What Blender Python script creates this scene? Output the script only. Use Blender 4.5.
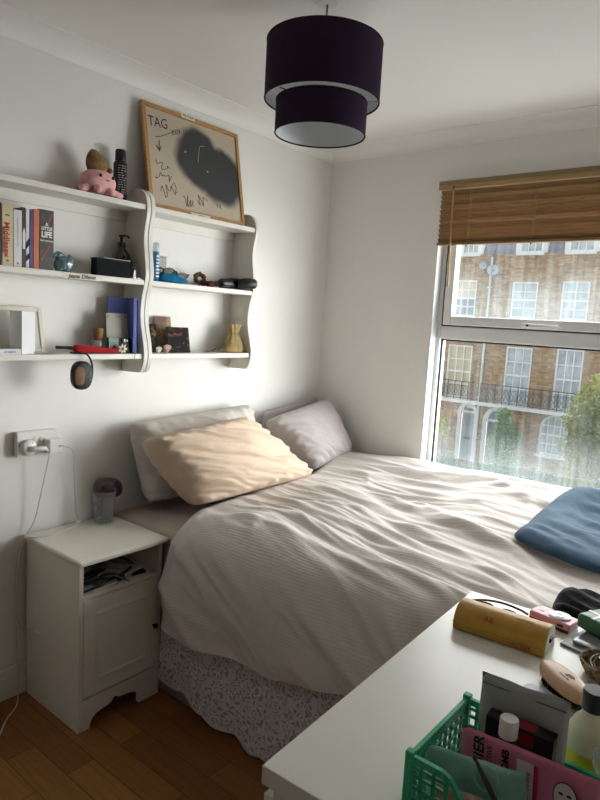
import bpy, bmesh, math, random
import numpy as np
from mathutils import Vector, Matrix, noise
random.seed(7)
C = bpy.context.scene.collection
scene = bpy.context.scene
for o in list(bpy.data.objects): bpy.data.objects.remove(o)

# ------------------------------------------------------------------ camera
cam_d = bpy.data.cameras.new('camera'); cam = bpy.data.objects.new('camera', cam_d); C.objects.link(cam)
F_PX, YAW, PITCH, ROLL = 628.13, .6794, .1262, .0569
CAMLOC = Vector((2.1653, -2.8438, 1.45))
Fw = Vector((-math.sin(YAW)*math.cos(PITCH), math.cos(YAW)*math.cos(PITCH), -math.sin(PITCH)))
Rr = Fw.cross(Vector((0,0,1))).normalized(); Uu = Rr.cross(Fw)
R2 = math.cos(ROLL)*Rr + math.sin(ROLL)*Uu; U2 = -math.sin(ROLL)*Rr + math.cos(ROLL)*Uu
cam.matrix_world = Matrix(((R2.x,U2.x,-Fw.x,CAMLOC.x),(R2.y,U2.y,-Fw.y,CAMLOC.y),(R2.z,U2.z,-Fw.z,CAMLOC.z),(0,0,0,1)))
cam_d.sensor_fit = 'AUTO'; cam_d.sensor_width = 36; cam_d.lens = F_PX/800*36; cam_d.clip_start = .02; cam_d.clip_end = 300
scene.camera = cam

# ------------------------------------------------------------------ light and exposure
WORLD_STRENGTH, SUN_STRENGTH, SKY_FILL, EXPOSURE = .48, 9.0, 540.0, 1.2
SUN_FROM = Vector((.22, 1.0, .62))          # direction towards the bright part of the overcast sky
w = bpy.data.worlds.new('overcast_sky'); scene.world = w; w.use_nodes = True
nt = w.node_tree; bg = nt.nodes['Background']
tc = nt.nodes.new('ShaderNodeTexCoord'); sx = nt.nodes.new('ShaderNodeSeparateXYZ'); cr = nt.nodes.new('ShaderNodeValToRGB')
nt.links.new(tc.outputs['Generated'], sx.inputs[0]); nt.links.new(sx.outputs['Z'], cr.inputs[0]); nt.links.new(cr.outputs[0], bg.inputs[0])
cr.color_ramp.elements[0].position = 0; cr.color_ramp.elements[0].color = (.8,.84,.88,1)
cr.color_ramp.elements[1].position = .8; cr.color_ramp.elements[1].color = (.92,.95,1,1)
bg.inputs[1].default_value = WORLD_STRENGTH
sd = bpy.data.lights.new('cloudy_sun', 'SUN'); so = bpy.data.objects.new('cloudy_sun', sd); C.objects.link(so)
sd.energy = SUN_STRENGTH; sd.angle = math.radians(100); sd.color = (1,.985,.965)
so.rotation_euler = SUN_FROM.to_track_quat('Z','Y').to_euler(); so.location = (4,6,6)
# unseen area lamp added off to the right, standing in for bright sky
ad_ = bpy.data.lights.new('sky_fill_lamp', 'AREA'); ao = bpy.data.objects.new('sky_fill_lamp', ad_); C.objects.link(ao)
ad_.shape = 'RECTANGLE'; ad_.size = 5.0; ad_.size_y = 4.2; ad_.energy = SKY_FILL; ad_.color = (1,1,1)
ao.location = (7.0, 2.9, .9); ao.rotation_euler = (Vector((7.0,2.9,.9))-Vector((.5,-.6,1.4))).to_track_quat('Z','Y').to_euler()
scene.view_settings.view_transform = 'Standard'; scene.view_settings.look = 'None'
scene.view_settings.exposure = EXPOSURE; scene.view_settings.gamma = 1; scene.view_settings.use_curve_mapping = False

# ------------------------------------------------------------------ materials
def lin(c):
    return tuple(((x/255)/12.92 if x/255 <= .04045 else ((x/255+.055)/1.055)**2.4) for x in c)
MATS = {}
def pm(name, rgb, rough=.5, var=.06, scale=12, bump=0., bscale=60, metal=0, alpha=None, trans=0, sheen=0, coat=0, spec=.5, rgb2=None, stretch=None):
    """principled material with procedural colour variation and bump; rgb is the surface colour in 0-255"""
    if name in MATS: return MATS[name]
    m = bpy.data.materials.new(name); m.use_nodes = True; nt = m.node_tree; b = nt.nodes['Principled BSDF']
    c = lin(rgb); c2 = lin(rgb2) if rgb2 else tuple(max(0,x*(1-var)) for x in c)
    tc = nt.nodes.new('ShaderNodeTexCoord'); src = tc.outputs['Object']
    if stretch:
        mp = nt.nodes.new('ShaderNodeMapping'); mp.inputs['Scale'].default_value = stretch
        nt.links.new(src, mp.inputs[0]); src = mp.outputs[0]
    n = nt.nodes.new('ShaderNodeTexNoise'); n.inputs['Scale'].default_value = scale; n.inputs['Detail'].default_value = 4
    nt.links.new(src, n.inputs['Vector'])
    r = nt.nodes.new('ShaderNodeValToRGB'); r.color_ramp.elements[0].position = .35; r.color_ramp.elements[1].position = .65
    r.color_ramp.elements[0].color = (*c2,1); r.color_ramp.elements[1].color = (*c,1)
    nt.links.new(n.outputs['Fac'], r.inputs[0]); nt.links.new(r.outputs[0], b.inputs['Base Color'])
    b.inputs['Roughness'].default_value = rough; b.inputs['Metallic'].default_value = metal
    b.inputs['Specular IOR Level'].default_value = spec
    b.inputs['Transmission Weight'].default_value = trans
    if sheen: b.inputs['Sheen Weight'].default_value = sheen
    if coat: b.inputs['Coat Weight'].default_value = coat
    if alpha is not None: b.inputs['Alpha'].default_value = alpha
    if bump:
        n2 = nt.nodes.new('ShaderNodeTexNoise'); n2.inputs['Scale'].default_value = bscale; n2.inputs['Detail'].default_value = 3
        nt.links.new(src, n2.inputs['Vector'])
        bp = nt.nodes.new('ShaderNodeBump'); bp.inputs['Strength'].default_value = bump; bp.inputs['Distance'].default_value = .004
        nt.links.new(n2.outputs['Fac'], bp.inputs['Height']); nt.links.new(bp.outputs[0], b.inputs['Normal'])
    MATS[name] = m; return m
def clearmat(name, rgb=(250,252,252), a=.12, rough=.05):
    """thin clear plastic or glass: mostly see-through with a glossy skin"""
    if name in MATS: return MATS[name]
    m = bpy.data.materials.new(name); m.use_nodes = True; nt = m.node_tree
    for n in list(nt.nodes):
        if n.type != 'OUTPUT_MATERIAL': nt.nodes.remove(n)
    out = [n for n in nt.nodes if n.type == 'OUTPUT_MATERIAL'][0]
    t = nt.nodes.new('ShaderNodeBsdfTransparent'); t.inputs[0].default_value = (*lin(rgb),1)
    g = nt.nodes.new('ShaderNodeBsdfGlossy'); g.inputs['Roughness'].default_value = rough
    d = nt.nodes.new('ShaderNodeBsdfDiffuse'); d.inputs[0].default_value = (*lin(rgb),1)
    lw = nt.nodes.new('ShaderNodeLayerWeight'); lw.inputs[0].default_value = .25
    m1 = nt.nodes.new('ShaderNodeMixShader'); m2 = nt.nodes.new('ShaderNodeMixShader'); m1.inputs[0].default_value = a
    nt.links.new(t.outputs[0], m1.inputs[1]); nt.links.new(d.outputs[0], m1.inputs[2])
    lw.inputs[0].default_value = .5
    pw = nt.nodes.new('ShaderNodeMath'); pw.operation = 'POWER'; pw.inputs[1].default_value = 3.5; nt.links.new(lw.outputs['Facing'], pw.inputs[0])
    ml = nt.nodes.new('ShaderNodeMath'); ml.operation = 'MULTIPLY_ADD'; ml.inputs[1].default_value = .55; ml.inputs[2].default_value = .03; nt.links.new(pw.outputs[0], ml.inputs[0])
    nt.links.new(ml.outputs[0], m2.inputs[0]); nt.links.new(m1.outputs[0], m2.inputs[1]); nt.links.new(g.outputs[0], m2.inputs[2])
    nt.links.new(m2.outputs[0], out.inputs[0]); MATS[name] = m; return m
def N(nt, t, **kw):
    n = nt.nodes.new(t)
    for k, v in kw.items(): n.inputs[k.replace('_',' ')].default_value = v
    return n

M_wall = pm('wall_paint', (237,235,230), .75, .03, 3, .12, 35)
M_ceil = pm('ceiling_paint', (246,245,241), .8, .02, 2)
M_trim = pm('gloss_trim', (222,219,211), .4, .04, 5)
M_unit = pm('white_painted_wood', (226,222,212), .42, .04, 6, .03, 30)
M_pvc = pm('white_pvc', (228,229,228), .3, .03, 4)
M_black = pm('black_plastic', (16,16,18), .35, .2, 20)
M_rubber = pm('dark_rubber', (20,20,22), .6, .2, 20)
M_whitep = pm('white_plastic', (232,230,224), .35, .03, 10)
M_steel = pm('polished_steel', (190,190,192), .2, .05, 10, metal=1)

def wood_floor():
    m = bpy.data.materials.new('oak_laminate'); m.use_nodes = True; nt = m.node_tree; b = nt.nodes['Principled BSDF']
    tc = N(nt,'ShaderNodeTexCoord'); br = N(nt,'ShaderNodeTexBrick', Scale=1.0, Mortar_Size=.0012, Brick_Width=.52, Row_Height=.098)
    br.offset = .37; br.inputs['Color1'].default_value = (*lin((172,118,62)),1); br.inputs['Color2'].default_value = (*lin((138,88,44)),1)
    br.inputs['Mortar'].default_value = (*lin((74,44,22)),1)
    mp = N(nt,'ShaderNodeMapping'); mp.inputs['Scale'].default_value = (1.2,22,1)
    n = N(nt,'ShaderNodeTexNoise', Scale=4.0, Detail=6.0)
    mx = nt.nodes.new('ShaderNodeMix'); mx.data_type = 'RGBA'; mx.blend_type = 'MULTIPLY'; mx.inputs[0].default_value = .55
    r = N(nt,'ShaderNodeValToRGB'); r.color_ramp.elements[0].position = .3; r.color_ramp.elements[0].color = (.55,.48,.42,1); r.color_ramp.elements[1].position = .7
    nt.links.new(tc.outputs['Object'], br.inputs['Vector']); nt.links.new(tc.outputs['Object'], mp.inputs[0]); nt.links.new(mp.outputs[0], n.inputs['Vector'])
    nt.links.new(n.outputs['Fac'], r.inputs[0]); nt.links.new(br.outputs[0], mx.inputs[6]); nt.links.new(r.outputs[0], mx.inputs[7]); nt.links.new(mx.outputs[2], b.inputs['Base Color'])
    b.inputs['Roughness'].default_value = .38
    return m
M_floor = wood_floor()

def stripe_fabric(name, ca, cb, pitch, wr=.25):
    m = bpy.data.materials.new(name); m.use_nodes = True; nt = m.node_tree; b = nt.nodes['Principled BSDF']
    uv = N(nt,'ShaderNodeUVMap'); s = N(nt,'ShaderNodeSeparateXYZ'); nt.links.new(uv.outputs[0], s.inputs[0])
    mu = nt.nodes.new('ShaderNodeMath'); mu.operation = 'MULTIPLY'; mu.inputs[1].default_value = 2*math.pi/pitch; nt.links.new(s.outputs['Y'], mu.inputs[0])
    si = nt.nodes.new('ShaderNodeMath'); si.operation = 'SINE'; nt.links.new(mu.outputs[0], si.inputs[0])
    r = N(nt,'ShaderNodeValToRGB'); r.color_ramp.elements[0].position = .2; r.color_ramp.elements[0].color = (*lin(ca),1); r.color_ramp.elements[1].position = .8; r.color_ramp.elements[1].color = (*lin(cb),1)
    mr = N(nt,'ShaderNodeMapRange'); mr.inputs[1].default_value = -1; mr.inputs[2].default_value = 1
    nt.links.new(si.outputs[0], mr.inputs[0]); nt.links.new(mr.outputs[0], r.inputs[0]); nt.links.new(r.outputs[0], b.inputs['Base Color'])
    tc = N(nt,'ShaderNodeTexCoord'); n = N(nt,'ShaderNodeTexNoise', Scale=45.0, Detail=4.0); nt.links.new(tc.outputs['Object'], n.inputs['Vector'])
    n2 = N(nt,'ShaderNodeTexNoise', Scale=14.0, Detail=3.0, Distortion=1.2); nt.links.new(tc.outputs['Object'], n2.inputs['Vector'])
    a = nt.nodes.new('ShaderNodeMath'); a.operation = 'MULTIPLY_ADD'; a.inputs[1].default_value = .25; nt.links.new(n.outputs['Fac'], a.inputs[0]); nt.links.new(n2.outputs['Fac'], a.inputs[2])
    a2 = nt.nodes.new('ShaderNodeMath'); a2.operation = 'MULTIPLY_ADD'; a2.inputs[1].default_value = .12; nt.links.new(mr.outputs[0], a2.inputs[0]); nt.links.new(a.outputs[0], a2.inputs[2])
    bp = N(nt,'ShaderNodeBump', Strength=wr, Distance=.012); nt.links.new(a2.outputs[0], bp.inputs['Height']); nt.links.new(bp.outputs[0], b.inputs['Normal'])
    b.inputs['Roughness'].default_value = .9; b.inputs['Specular IOR Level'].default_value = .15; b.inputs['Sheen Weight'].default_value = .1
    return m
M_duvet = stripe_fabric('striped_cotton', (208,200,194), (214,207,202), .0095, .18)
def fabric(name, rgb, wr=.4, sc=18, rgb2=None):
    return pm(name, rgb, .9, .06, sc, wr, sc*1.6, spec=.15, sheen=.1, rgb2=rgb2)

def brick_mat(name, c1, c2, mort):
    m = bpy.data.materials.new(name); m.use_nodes = True; nt = m.node_tree; b = nt.nodes['Principled BSDF']
    tc = N(nt,'ShaderNodeTexCoord'); s = N(nt,'ShaderNodeSeparateXYZ'); cm = N(nt,'ShaderNodeCombineXYZ')
    nt.links.new(tc.outputs['Object'], s.inputs[0]); nt.links.new(s.outputs['X'], cm.inputs['X']); nt.links.new(s.outputs['Z'], cm.inputs['Y'])
    br = N(nt,'ShaderNodeTexBrick', Scale=1.0, Mortar_Size=.009, Brick_Width=.225, Row_Height=.075)
    br.inputs['Color1'].default_value = (*lin(c1),1); br.inputs['Color2'].default_value = (*lin(c2),1); br.inputs['Mortar'].default_value = (*lin(mort),1)
    nt.links.new(cm.outputs[0], br.inputs['Vector'])
    n = N(nt,'ShaderNodeTexNoise', Scale=3.5, Detail=8.0, Roughness=.8); nt.links.new(cm.outputs[0], n.inputs['Vector'])
    mx = nt.nodes.new('ShaderNodeMix'); mx.data_type = 'RGBA'; mx.blend_type = 'MULTIPLY'; mx.inputs[0].default_value = .8
    r = N(nt,'ShaderNodeValToRGB'); r.color_ramp.elements[0].position = .35; r.color_ramp.elements[0].color = (.5,.44,.4,1); r.color_ramp.elements[1].position = .62
    nt.links.new(n.outputs['Fac'], r.inputs[0]); nt.links.new(br.outputs[0], mx.inputs[6]); nt.links.new(r.outputs[0], mx.inputs[7]); nt.links.new(mx.outputs[2], b.inputs['Base Color'])
    b.inputs['Roughness'].default_value = .9
    return m
M_brick = brick_mat('yellow_stock_brick', (206,170,118), (152,114,78), (150,138,118))

def dirty_glass():
    m = bpy.data.materials.new('dusty_window_glass'); m.use_nodes = True; nt = m.node_tree
    for n in list(nt.nodes):
        if n.type != 'OUTPUT_MATERIAL': nt.nodes.remove(n)
    out = [n for n in nt.nodes if n.type == 'OUTPUT_MATERIAL'][0]
    tc = N(nt,'ShaderNodeTexCoord'); mp = N(nt,'ShaderNodeMapping'); mp.inputs['Scale'].default_value = (26,1,1.6)
    nt.links.new(tc.outputs['Object'], mp.inputs[0])
    n = N(nt,'ShaderNodeTexNoise', Scale=1.6, Detail=6.0, Roughness=.65); nt.links.new(mp.outputs[0], n.inputs['Vector'])
    n2 = N(nt,'ShaderNodeTexNoise', Scale=3.2, Detail=4.0); nt.links.new(tc.outputs['Object'], n2.inputs['Vector'])
    mu = nt.nodes.new('ShaderNodeMath'); mu.operation = 'MULTIPLY'; nt.links.new(n.outputs['Fac'], mu.inputs[0]); nt.links.new(n2.outputs['Fac'], mu.inputs[1])
    mr = N(nt,'ShaderNodeMapRange'); mr.inputs[1].default_value = .17; mr.inputs[2].default_value = .42; mr.inputs[3].default_value = .004; mr.inputs[4].default_value = .038
    nt.links.new(mu.outputs[0], mr.inputs[0])
    # grime that has collected along the foot of each pane
    s = N(nt,'ShaderNodeSeparateXYZ'); nt.links.new(tc.outputs['Object'], s.inputs[0])
    g = N(nt,'ShaderNodeMapRange'); g.inputs[1].default_value = .30; g.inputs[2].default_value = 0; g.inputs[3].default_value = 0; g.inputs[4].default_value = .06
    g.interpolation_type = 'SMOOTHSTEP'
    nt.links.new(s.outputs['Z'], g.inputs[0])
    g2 = nt.nodes.new('ShaderNodeMath'); g2.operation = 'MULTIPLY'; nt.links.new(g.outputs[0], g2.inputs[0])
    k = N(nt,'ShaderNodeMapRange'); k.inputs[1].default_value = .3; k.inputs[2].default_value = .7; k.inputs[3].default_value = .6; k.inputs[4].default_value = 1.1
    nt.links.new(n.outputs['Fac'], k.inputs[0]); nt.links.new(k.outputs[0], g2.inputs[1])
    ad = nt.nodes.new('ShaderNodeMath'); ad.operation = 'ADD'; ad.use_clamp = True; nt.links.new(mr.outputs[0], ad.inputs[0]); nt.links.new(g2.outputs[0], ad.inputs[1])
    t = nt.nodes.new('ShaderNodeBsdfTransparent'); t.inputs[0].default_value = (.95,.97,.97,1)
    tl = nt.nodes.new('ShaderNodeBsdfTranslucent'); tl.inputs[0].default_value = (*lin((206,218,222)),1)
    gl = nt.nodes.new('ShaderNodeBsdfGlossy'); gl.inputs['Roughness'].default_value = .03
    m1 = nt.nodes.new('ShaderNodeMixShader'); nt.links.new(ad.outputs[0], m1.inputs[0]); nt.links.new(t.outputs[0], m1.inputs[1]); nt.links.new(tl.outputs[0], m1.inputs[2])
    m2 = nt.nodes.new('ShaderNodeMixShader'); m2.inputs[0].default_value = .03; nt.links.new(m1.outputs[0], m2.inputs[1]); nt.links.new(gl.outputs[0], m2.inputs[2])
    nt.links.new(m2.outputs[0], out.inputs[0]); return m
M_wglass = dirty_glass()

# ------------------------------------------------------------------ geometry helpers
class G:
    def __init__(s): s.v = []; s.f = []; s.uv = None
    def add(s, vs, fs):
        o = len(s.v); s.v += [tuple(a) for a in vs]; s.f += [tuple(i+o for i in f) for f in fs]; return s
    def box(s, a, b):
        x0,y0,z0 = [min(p,q) for p,q in zip(a,b)]; x1,y1,z1 = [max(p,q) for p,q in zip(a,b)]
        return s.add([(x0,y0,z0),(x1,y0,z0),(x1,y1,z0),(x0,y1,z0),(x0,y0,z1),(x1,y0,z1),(x1,y1,z1),(x0,y1,z1)],
                     [(0,3,2,1),(4,5,6,7),(0,1,5,4),(1,2,6,5),(2,3,7,6),(3,0,4,7)])
    def obox(s, c, size, rz=0, M=None):
        M = M or Matrix.Rotation(rz,3,'Z'); hx,hy,hz = [q/2 for q in size]; c = Vector(c)
        vs = [c+M@Vector((i*hx,j*hy,k*hz)) for k in (-1,1) for i,j in ((-1,-1),(1,-1),(1,1),(-1,1))]
        return s.add(vs, [(0,3,2,1),(4,5,6,7),(0,1,5,4),(1,2,6,5),(2,3,7,6),(3,0,4,7)])
    def prism(s, poly, a, b, axis='z'):
        """poly: 2D outline; extruded from a to b along axis (x: poly=(y,z); y: poly=(x,z); z: poly=(x,y))"""
        def P(p,h): return {'z':(p[0],p[1],h),'x':(h,p[0],p[1]),'y':(p[0],h,p[1])}[axis]
        n = len(poly); vs = [P(p,a) for p in poly]+[P(p,b) for p in poly]
        fs = [tuple(range(n))[::-1], tuple(range(n,2*n))]+[(i,(i+1)%n,n+(i+1)%n,n+i) for i in range(n)]
        return s.add(vs, fs)
    def tube(s, path, r, n=8, closed=False, cap=True):
        path = [Vector(p) for p in path]; k = len(path); rr = r if isinstance(r,(list,tuple)) else [r]*k
        rings = []; up = None
        for i,p in enumerate(path):
            if closed: t = path[(i+1)%k]-path[i-1]
            else: t = path[min(i+1,k-1)]-path[max(i-1,0)]
            t = t.normalized() if t.length > 1e-9 else Vector((0,0,1))
            if up is None: up = Vector((0,0,1)) if abs(t.z) < .9 else Vector((1,0,0))
            a = t.cross(up).normalized(); b = a.cross(t).normalized(); up = b
            rings.append([p+rr[i]*(math.cos(2*math.pi*j/n)*a+math.sin(2*math.pi*j/n)*b) for j in range(n)])
        vs = [q for ring in rings for q in ring]; fs = []
        m = k if closed else k-1
        for i in range(m):
            for j in range(n):
                fs.append((i*n+j, i*n+(j+1)%n, ((i+1)%k)*n+(j+1)%n, ((i+1)%k)*n+j))
        if not closed and cap: fs += [tuple(range(n))[::-1], tuple(range((k-1)*n,k*n))]
        return s.add(vs, fs)
    def lathe(s, prof, c=(0,0,0), n=32, M=None, caps=True):
        """prof: list of (r, z)"""
        c = Vector(c); vs = []; fs = []
        for r,z in prof:
            for j in range(n):
                v = Vector((r*math.cos(2*math.pi*j/n), r*math.sin(2*math.pi*j/n), z))
                vs.append(c+(M@v if M else v))
        for i in range(len(prof)-1):
            for j in range(n): fs.append((i*n+j,i*n+(j+1)%n,(i+1)*n+(j+1)%n,(i+1)*n+j))
        if caps:
            if prof[0][0] > 1e-6: fs.append(tuple(range(n))[::-1])
            if prof[-1][0] > 1e-6: fs.append(tuple(range((len(prof)-1)*n,len(prof)*n)))
        return s.add(vs, fs)
    def ell(s, c, r, n=20, m=12, M=None, fn=None):
        vs = []; fs = []; c = Vector(c)
        for i in range(m+1):
            th = math.pi*i/m
            for j in range(n):
                ph = 2*math.pi*j/n; v = Vector((r[0]*math.sin(th)*math.cos(ph), r[1]*math.sin(th)*math.sin(ph), r[2]*math.cos(th)))
                if fn: v = fn(v)
                vs.append(c+(M@v if M else v))
        for i in range(m):
            for j in range(n): fs.append((i*n+j,(i+1)*n+j,(i+1)*n+(j+1)%n,i*n+(j+1)%n))
        return s.add(vs, fs)
    def grid(s, fn, nu, nv):
        o = len(s.v)
        for i in range(nu+1):
            for j in range(nv+1): s.v.append(tuple(fn(i/nu, j/nv)))
        for i in range(nu):
            for j in range(nv):
                a = o+i*(nv+1)+j; s.f.append((a,a+nv+1,a+nv+2,a+1))
        return s
MW = {}
def mk(name, g, mat, parent=None, W=True, smooth=None, bev=0, seg=2, sub=0, solid=0, weld=False, rc=True):
    """link geometry as one mesh object; W: the coordinates are world ones"""
    vs = [Vector(v) for v in g.v]
    if parent is not None and W:
        inv = MW[parent.name].inverted(); vs = [inv@v for v in vs]
    me = bpy.data.meshes.new(name); me.from_pydata([tuple(v) for v in vs], [], g.f)
    if g.uv:
        uvl = me.uv_layers.new(name='UVMap')
        for l in me.loops: uvl.data[l.index].uv = g.uv[l.vertex_index]
    bm = bmesh.new(); bm.from_mesh(me)
    if weld: bmesh.ops.remove_doubles(bm, verts=bm.verts, dist=1e-5)
    if rc: bmesh.ops.recalc_face_normals(bm, faces=bm.faces)
    bm.to_mesh(me); bm.free()
    for m in (mat if isinstance(mat,(list,tuple)) else [mat]): me.materials.append(m)
    o = bpy.data.objects.new(name, me); C.objects.link(o)
    if smooth:
        for p in me.polygons: p.use_smooth = True
        if smooth < 180: me.set_sharp_from_angle(angle=math.radians(smooth))
    if parent is not None: o.parent = parent; MW[o.name] = MW[parent.name]
    else: MW[o.name] = Matrix()
    if bev:
        b = o.modifiers.new('bevel','BEVEL'); b.width = bev; b.segments = seg; b.limit_method = 'ANGLE'; b.angle_limit = math.radians(40)
    if solid:
        b = o.modifiers.new('solid','SOLIDIFY'); b.thickness = solid; b.offset = 0
    if sub:
        b = o.modifiers.new('sub','SUBSURF'); b.levels = sub; b.render_levels = sub
    return o
def tag(o, label, cat=None, group=None, kind=None):
    if label: o['label'] = label
    if cat: o['category'] = cat
    if group: o['group'] = group
    if kind: o['kind'] = kind
    return o
def struct(name, g, mat, **k): o = mk(name, g, mat, **k); o['kind'] = 'structure'; return o
def thing(name, label, cat, loc=(0,0,0), group=None, M=None):
    o = bpy.data.objects.new(name, None); C.objects.link(o); o.empty_display_size = .05
    mw = Matrix.Translation(loc) @ (M.to_4x4() if M else Matrix()); o.matrix_world = mw; MW[o.name] = mw
    return tag(o, label, cat, group)
FX = Matrix(((0,0,1),(1,0,0),(0,1,0)))                 # local x -> world +y, local y -> up, local z -> +x (facing the room)
def basis(x, y):                                        # columns
    x = Vector(x).normalized(); y = Vector(y); y = (y-x*x.dot(y)).normalized(); z = x.cross(y)
    return Matrix(((x.x,y.x,z.x),(x.y,y.y,z.y),(x.z,y.z,z.z)))
def text(name, s, size, mat, parent, loc=(0,0,0), rot=0, sx=1, ext=.0006, align='CENTER', bold=0, M=None, shear=0):
    """flat lettering in the parent's local frame, lying in local xy and facing local +z"""
    cu = bpy.data.curves.new(name,'FONT'); cu.body = s; cu.size = size; cu.extrude = ext; cu.align_x = align; cu.align_y = 'CENTER'; cu.offset = bold; cu.shear = shear
    cu.resolution_u = 3
    t = bpy.data.objects.new('tmp_text', cu); C.objects.link(t)
    dg = bpy.context.evaluated_depsgraph_get(); me = bpy.data.meshes.new_from_object(t.evaluated_get(dg))
    bpy.data.objects.remove(t); me.materials.clear(); me.materials.append(mat)
    mm = (Matrix.Translation(loc) @ (M.to_4x4() if M else Matrix()) @ Matrix.Rotation(rot,4,'Z') @ Matrix.Diagonal((sx,1,1,1)))
    me.transform(mm); me.name = name
    o = bpy.data.objects.new(name, me); C.objects.link(o); o.parent = parent; MW[o.name] = MW[parent.name]; return o
def cat(pts, n=6, closed=False):
    """catmull-rom through points"""
    P = [Vector(p) for p in pts]; out = []; k = len(P)
    for i in range(k if closed else k-1):
        p0 = P[(i-1)%k] if closed or i > 0 else P[0]; p1 = P[i]; p2 = P[(i+1)%k]; p3 = P[(i+2)%k] if closed or i+2 < k else P[-1]
        for j in range(n):
            t = j/n; out.append(.5*((2*p1)+(-p0+p2)*t+(2*p0-5*p1+4*p2-p3)*t*t+(-p0+3*p1-3*p2+p3)*t**3))
    if not closed: out.append(P[-1])
    return out
def sstep(a,b,x):
    t = min(1,max(0,(x-a)/(b-a))); return t*t*(3-2*t)
def nz(x,y,z=0): return noise.noise(Vector((x,y,z)))

# ================================================================== ROOM
RX, RY, CZ = 2.95, -5.4, 2.365
WX0, WX1, WZ0, WZ1 = .6725, 2.66, .70, 2.15           # window opening in the end wall
struct('floor', G().box((-.1,RY-.1,-.06),(RX+.1,.2,0)), M_floor)
struct('ceiling', G().box((-.1,RY-.1,CZ),(RX+.1,.2,CZ+.1)), M_ceil)
struct('wall_left', G().box((-.12,RY,0),(0,.2,CZ)), M_wall)
g = G(); g.box((0,0,0),(WX0,.135,CZ)); g.box((WX1,0,0),(RX,.135,CZ)); g.box((WX0,0,0),(WX1,.135,WZ0)); g.box((WX0,0,WZ1),(WX1,.135,CZ))
struct('wall_window', g, M_wall)
struct('wall_right', G().box((RX,RY,0),(RX+.12,.2,CZ)), M_wall)
struct('wall_back', G().box((-.1,RY-.12,0),(RX+.1,RY,CZ)), M_wall)
# plaster cove between wall and ceiling
def cove(n=8):
    pts = []
    for i in range(n+1):
        a = math.pi/2*i/n; pts.append((.09*(1-math.cos(a))+.004, CZ-.052*(1-math.sin(a))-.0))
    return pts
cv = [(0,CZ-.056),(.004,CZ-.056)]+[(.005+.088*(1-math.cos(math.pi/2*i/8)), CZ-.050+.047*math.sin(math.pi/2*i/8)) for i in range(9)]+[(.096,CZ-.003),(.096,CZ),(0,CZ)]
struct('trim_1', G().prism(cv, RY, -.0, 'y'), M_ceil, smooth=30)
struct('trim_2', G().prism([(-a,b) for a,b in cv], 0, RX, 'x'), M_ceil, smooth=30)
# skirting boards
sk = [(0,0),(.016,0),(.016,.085),(.012,.095),(.012,.108),(.006,.115),(0,.115)]
struct('baseboard_left', G().prism(sk, RY, 0, 'y'), M_trim)
struct('baseboard_window', G().prism([(-a,b) for a,b in sk], .016, RX, 'x'), M_trim)

# window: fixed frame, top hung sash, glass
M_gasket = pm('black_gasket', (30,32,34), .6, .1)
wn = thing('window_1', None, None, (WX0,.07,WZ0)); wn['kind'] = 'structure'
Y0, Y1 = .06, .13
SX0, SX1 = .712, 1.65
g = G()
g.box((WX0,Y0,WZ0),(.700,Y1,WZ1)); g.box((1.655,Y0,WZ0),(1.735,Y1,WZ1)); g.box((2.63,Y0,WZ0),(WX1,Y1,WZ1))
g.box((.700,Y0,WZ0),(1.655,Y1,WZ0+.045)); g.box((1.735,Y0,WZ0),(2.63,Y1,WZ0+.045))
g.box((.700,Y0,1.397),(1.655,Y1,1.462)); g.box((1.735,Y0,1.397),(2.63,Y1,1.462))
g.box((.700,Y0,WZ1-.03),(1.655,Y1,WZ1)); g.box((1.735,Y0,WZ1-.03),(2.63,Y1,WZ1))
fr = mk('window_frame', g, M_pvc, wn, bev=.004)
for a,b in ((SX0,SX1),(1.74,2.625)):  # second, right-hand bay lies out of view, added to admit more light
    g = G(); z0, z1 = 1.468, WZ1-.035; t = .045; y0 = Y0-.012; y1 = .098
    g.box((a,y0,z0),(a+t,y1,z1)); g.box((b-t,y0,z0),(b,y1,z1)); g.box((a+t,y0,z0),(b-t,y1,z0+t)); g.box((a+t,y0,z1-t),(b-t,y1,z1))
    sa = mk('window_sash', g, M_pvc, wn, bev=.005)
    g = G(); g.box((a-.004,y0+.012,z0-.006),(b+.004,y1-.01,z0)); g.box((a-.009,y0+.012,z0-.006),(a,y1-.01,z1)); mk('gasket', g, M_gasket, sa)
    g = G(); c = (a+b)/2
    g.box((c-.07,y0-.008,z0+.006),(c+.0,y0,z0+.026))
    g.prism([(c-.055,z0+.011),(c-.04,z0+.008),(c+.10,z0+.011),(c+.10,z0+.021),(c-.04,z0+.025),(c-.055,z0+.021)], y0-.028, y0-.010,'y')
    hd = mk('handle', g, M_whitep, sa, bev=.003)
    mk('lock_button', G().lathe([(.0055,0),(.0055,.003),(0,.003)], (c-.035,y0-.028,z0+.016), 14, Matrix.Rotation(math.pi/2,3,'X')), M_black, hd)
def pane(x0,x1,z0,z1,parent):
    o = mk('window_glass', G().box((0,-.002,-.006),(x1-x0,.002,z1-z0)), M_wglass, None)
    MWp = MW[parent.name]; o.parent = parent; o.matrix_parent_inverse = Matrix(); o.location = MWp.inverted()@Vector((x0,.09,z0)); return o
pane(SX0+.04,SX1-.04,1.468+.040,WZ1-.075,wn); pane(.698,1.657,WZ0+.044,1.399,wn)
pane(1.78,2.585,1.508,WZ1-.075,wn); pane(1.733,2.632,WZ0+.044,1.399,wn)
g = G(); g.box((.700,.078,WZ0+.045),(.708,.088,1.397)); g.box((.700,.078,1.389),(1.655,.088,1.397)); mk('gasket', g, M_gasket, wn)
struct('window_sill_trim', G().box((WX0,-.0,WZ0-.0),(WX1,.06,WZ0+.012)), M_trim); bpy.data.objects['window_sill_trim'].name = 'trim_3'
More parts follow.
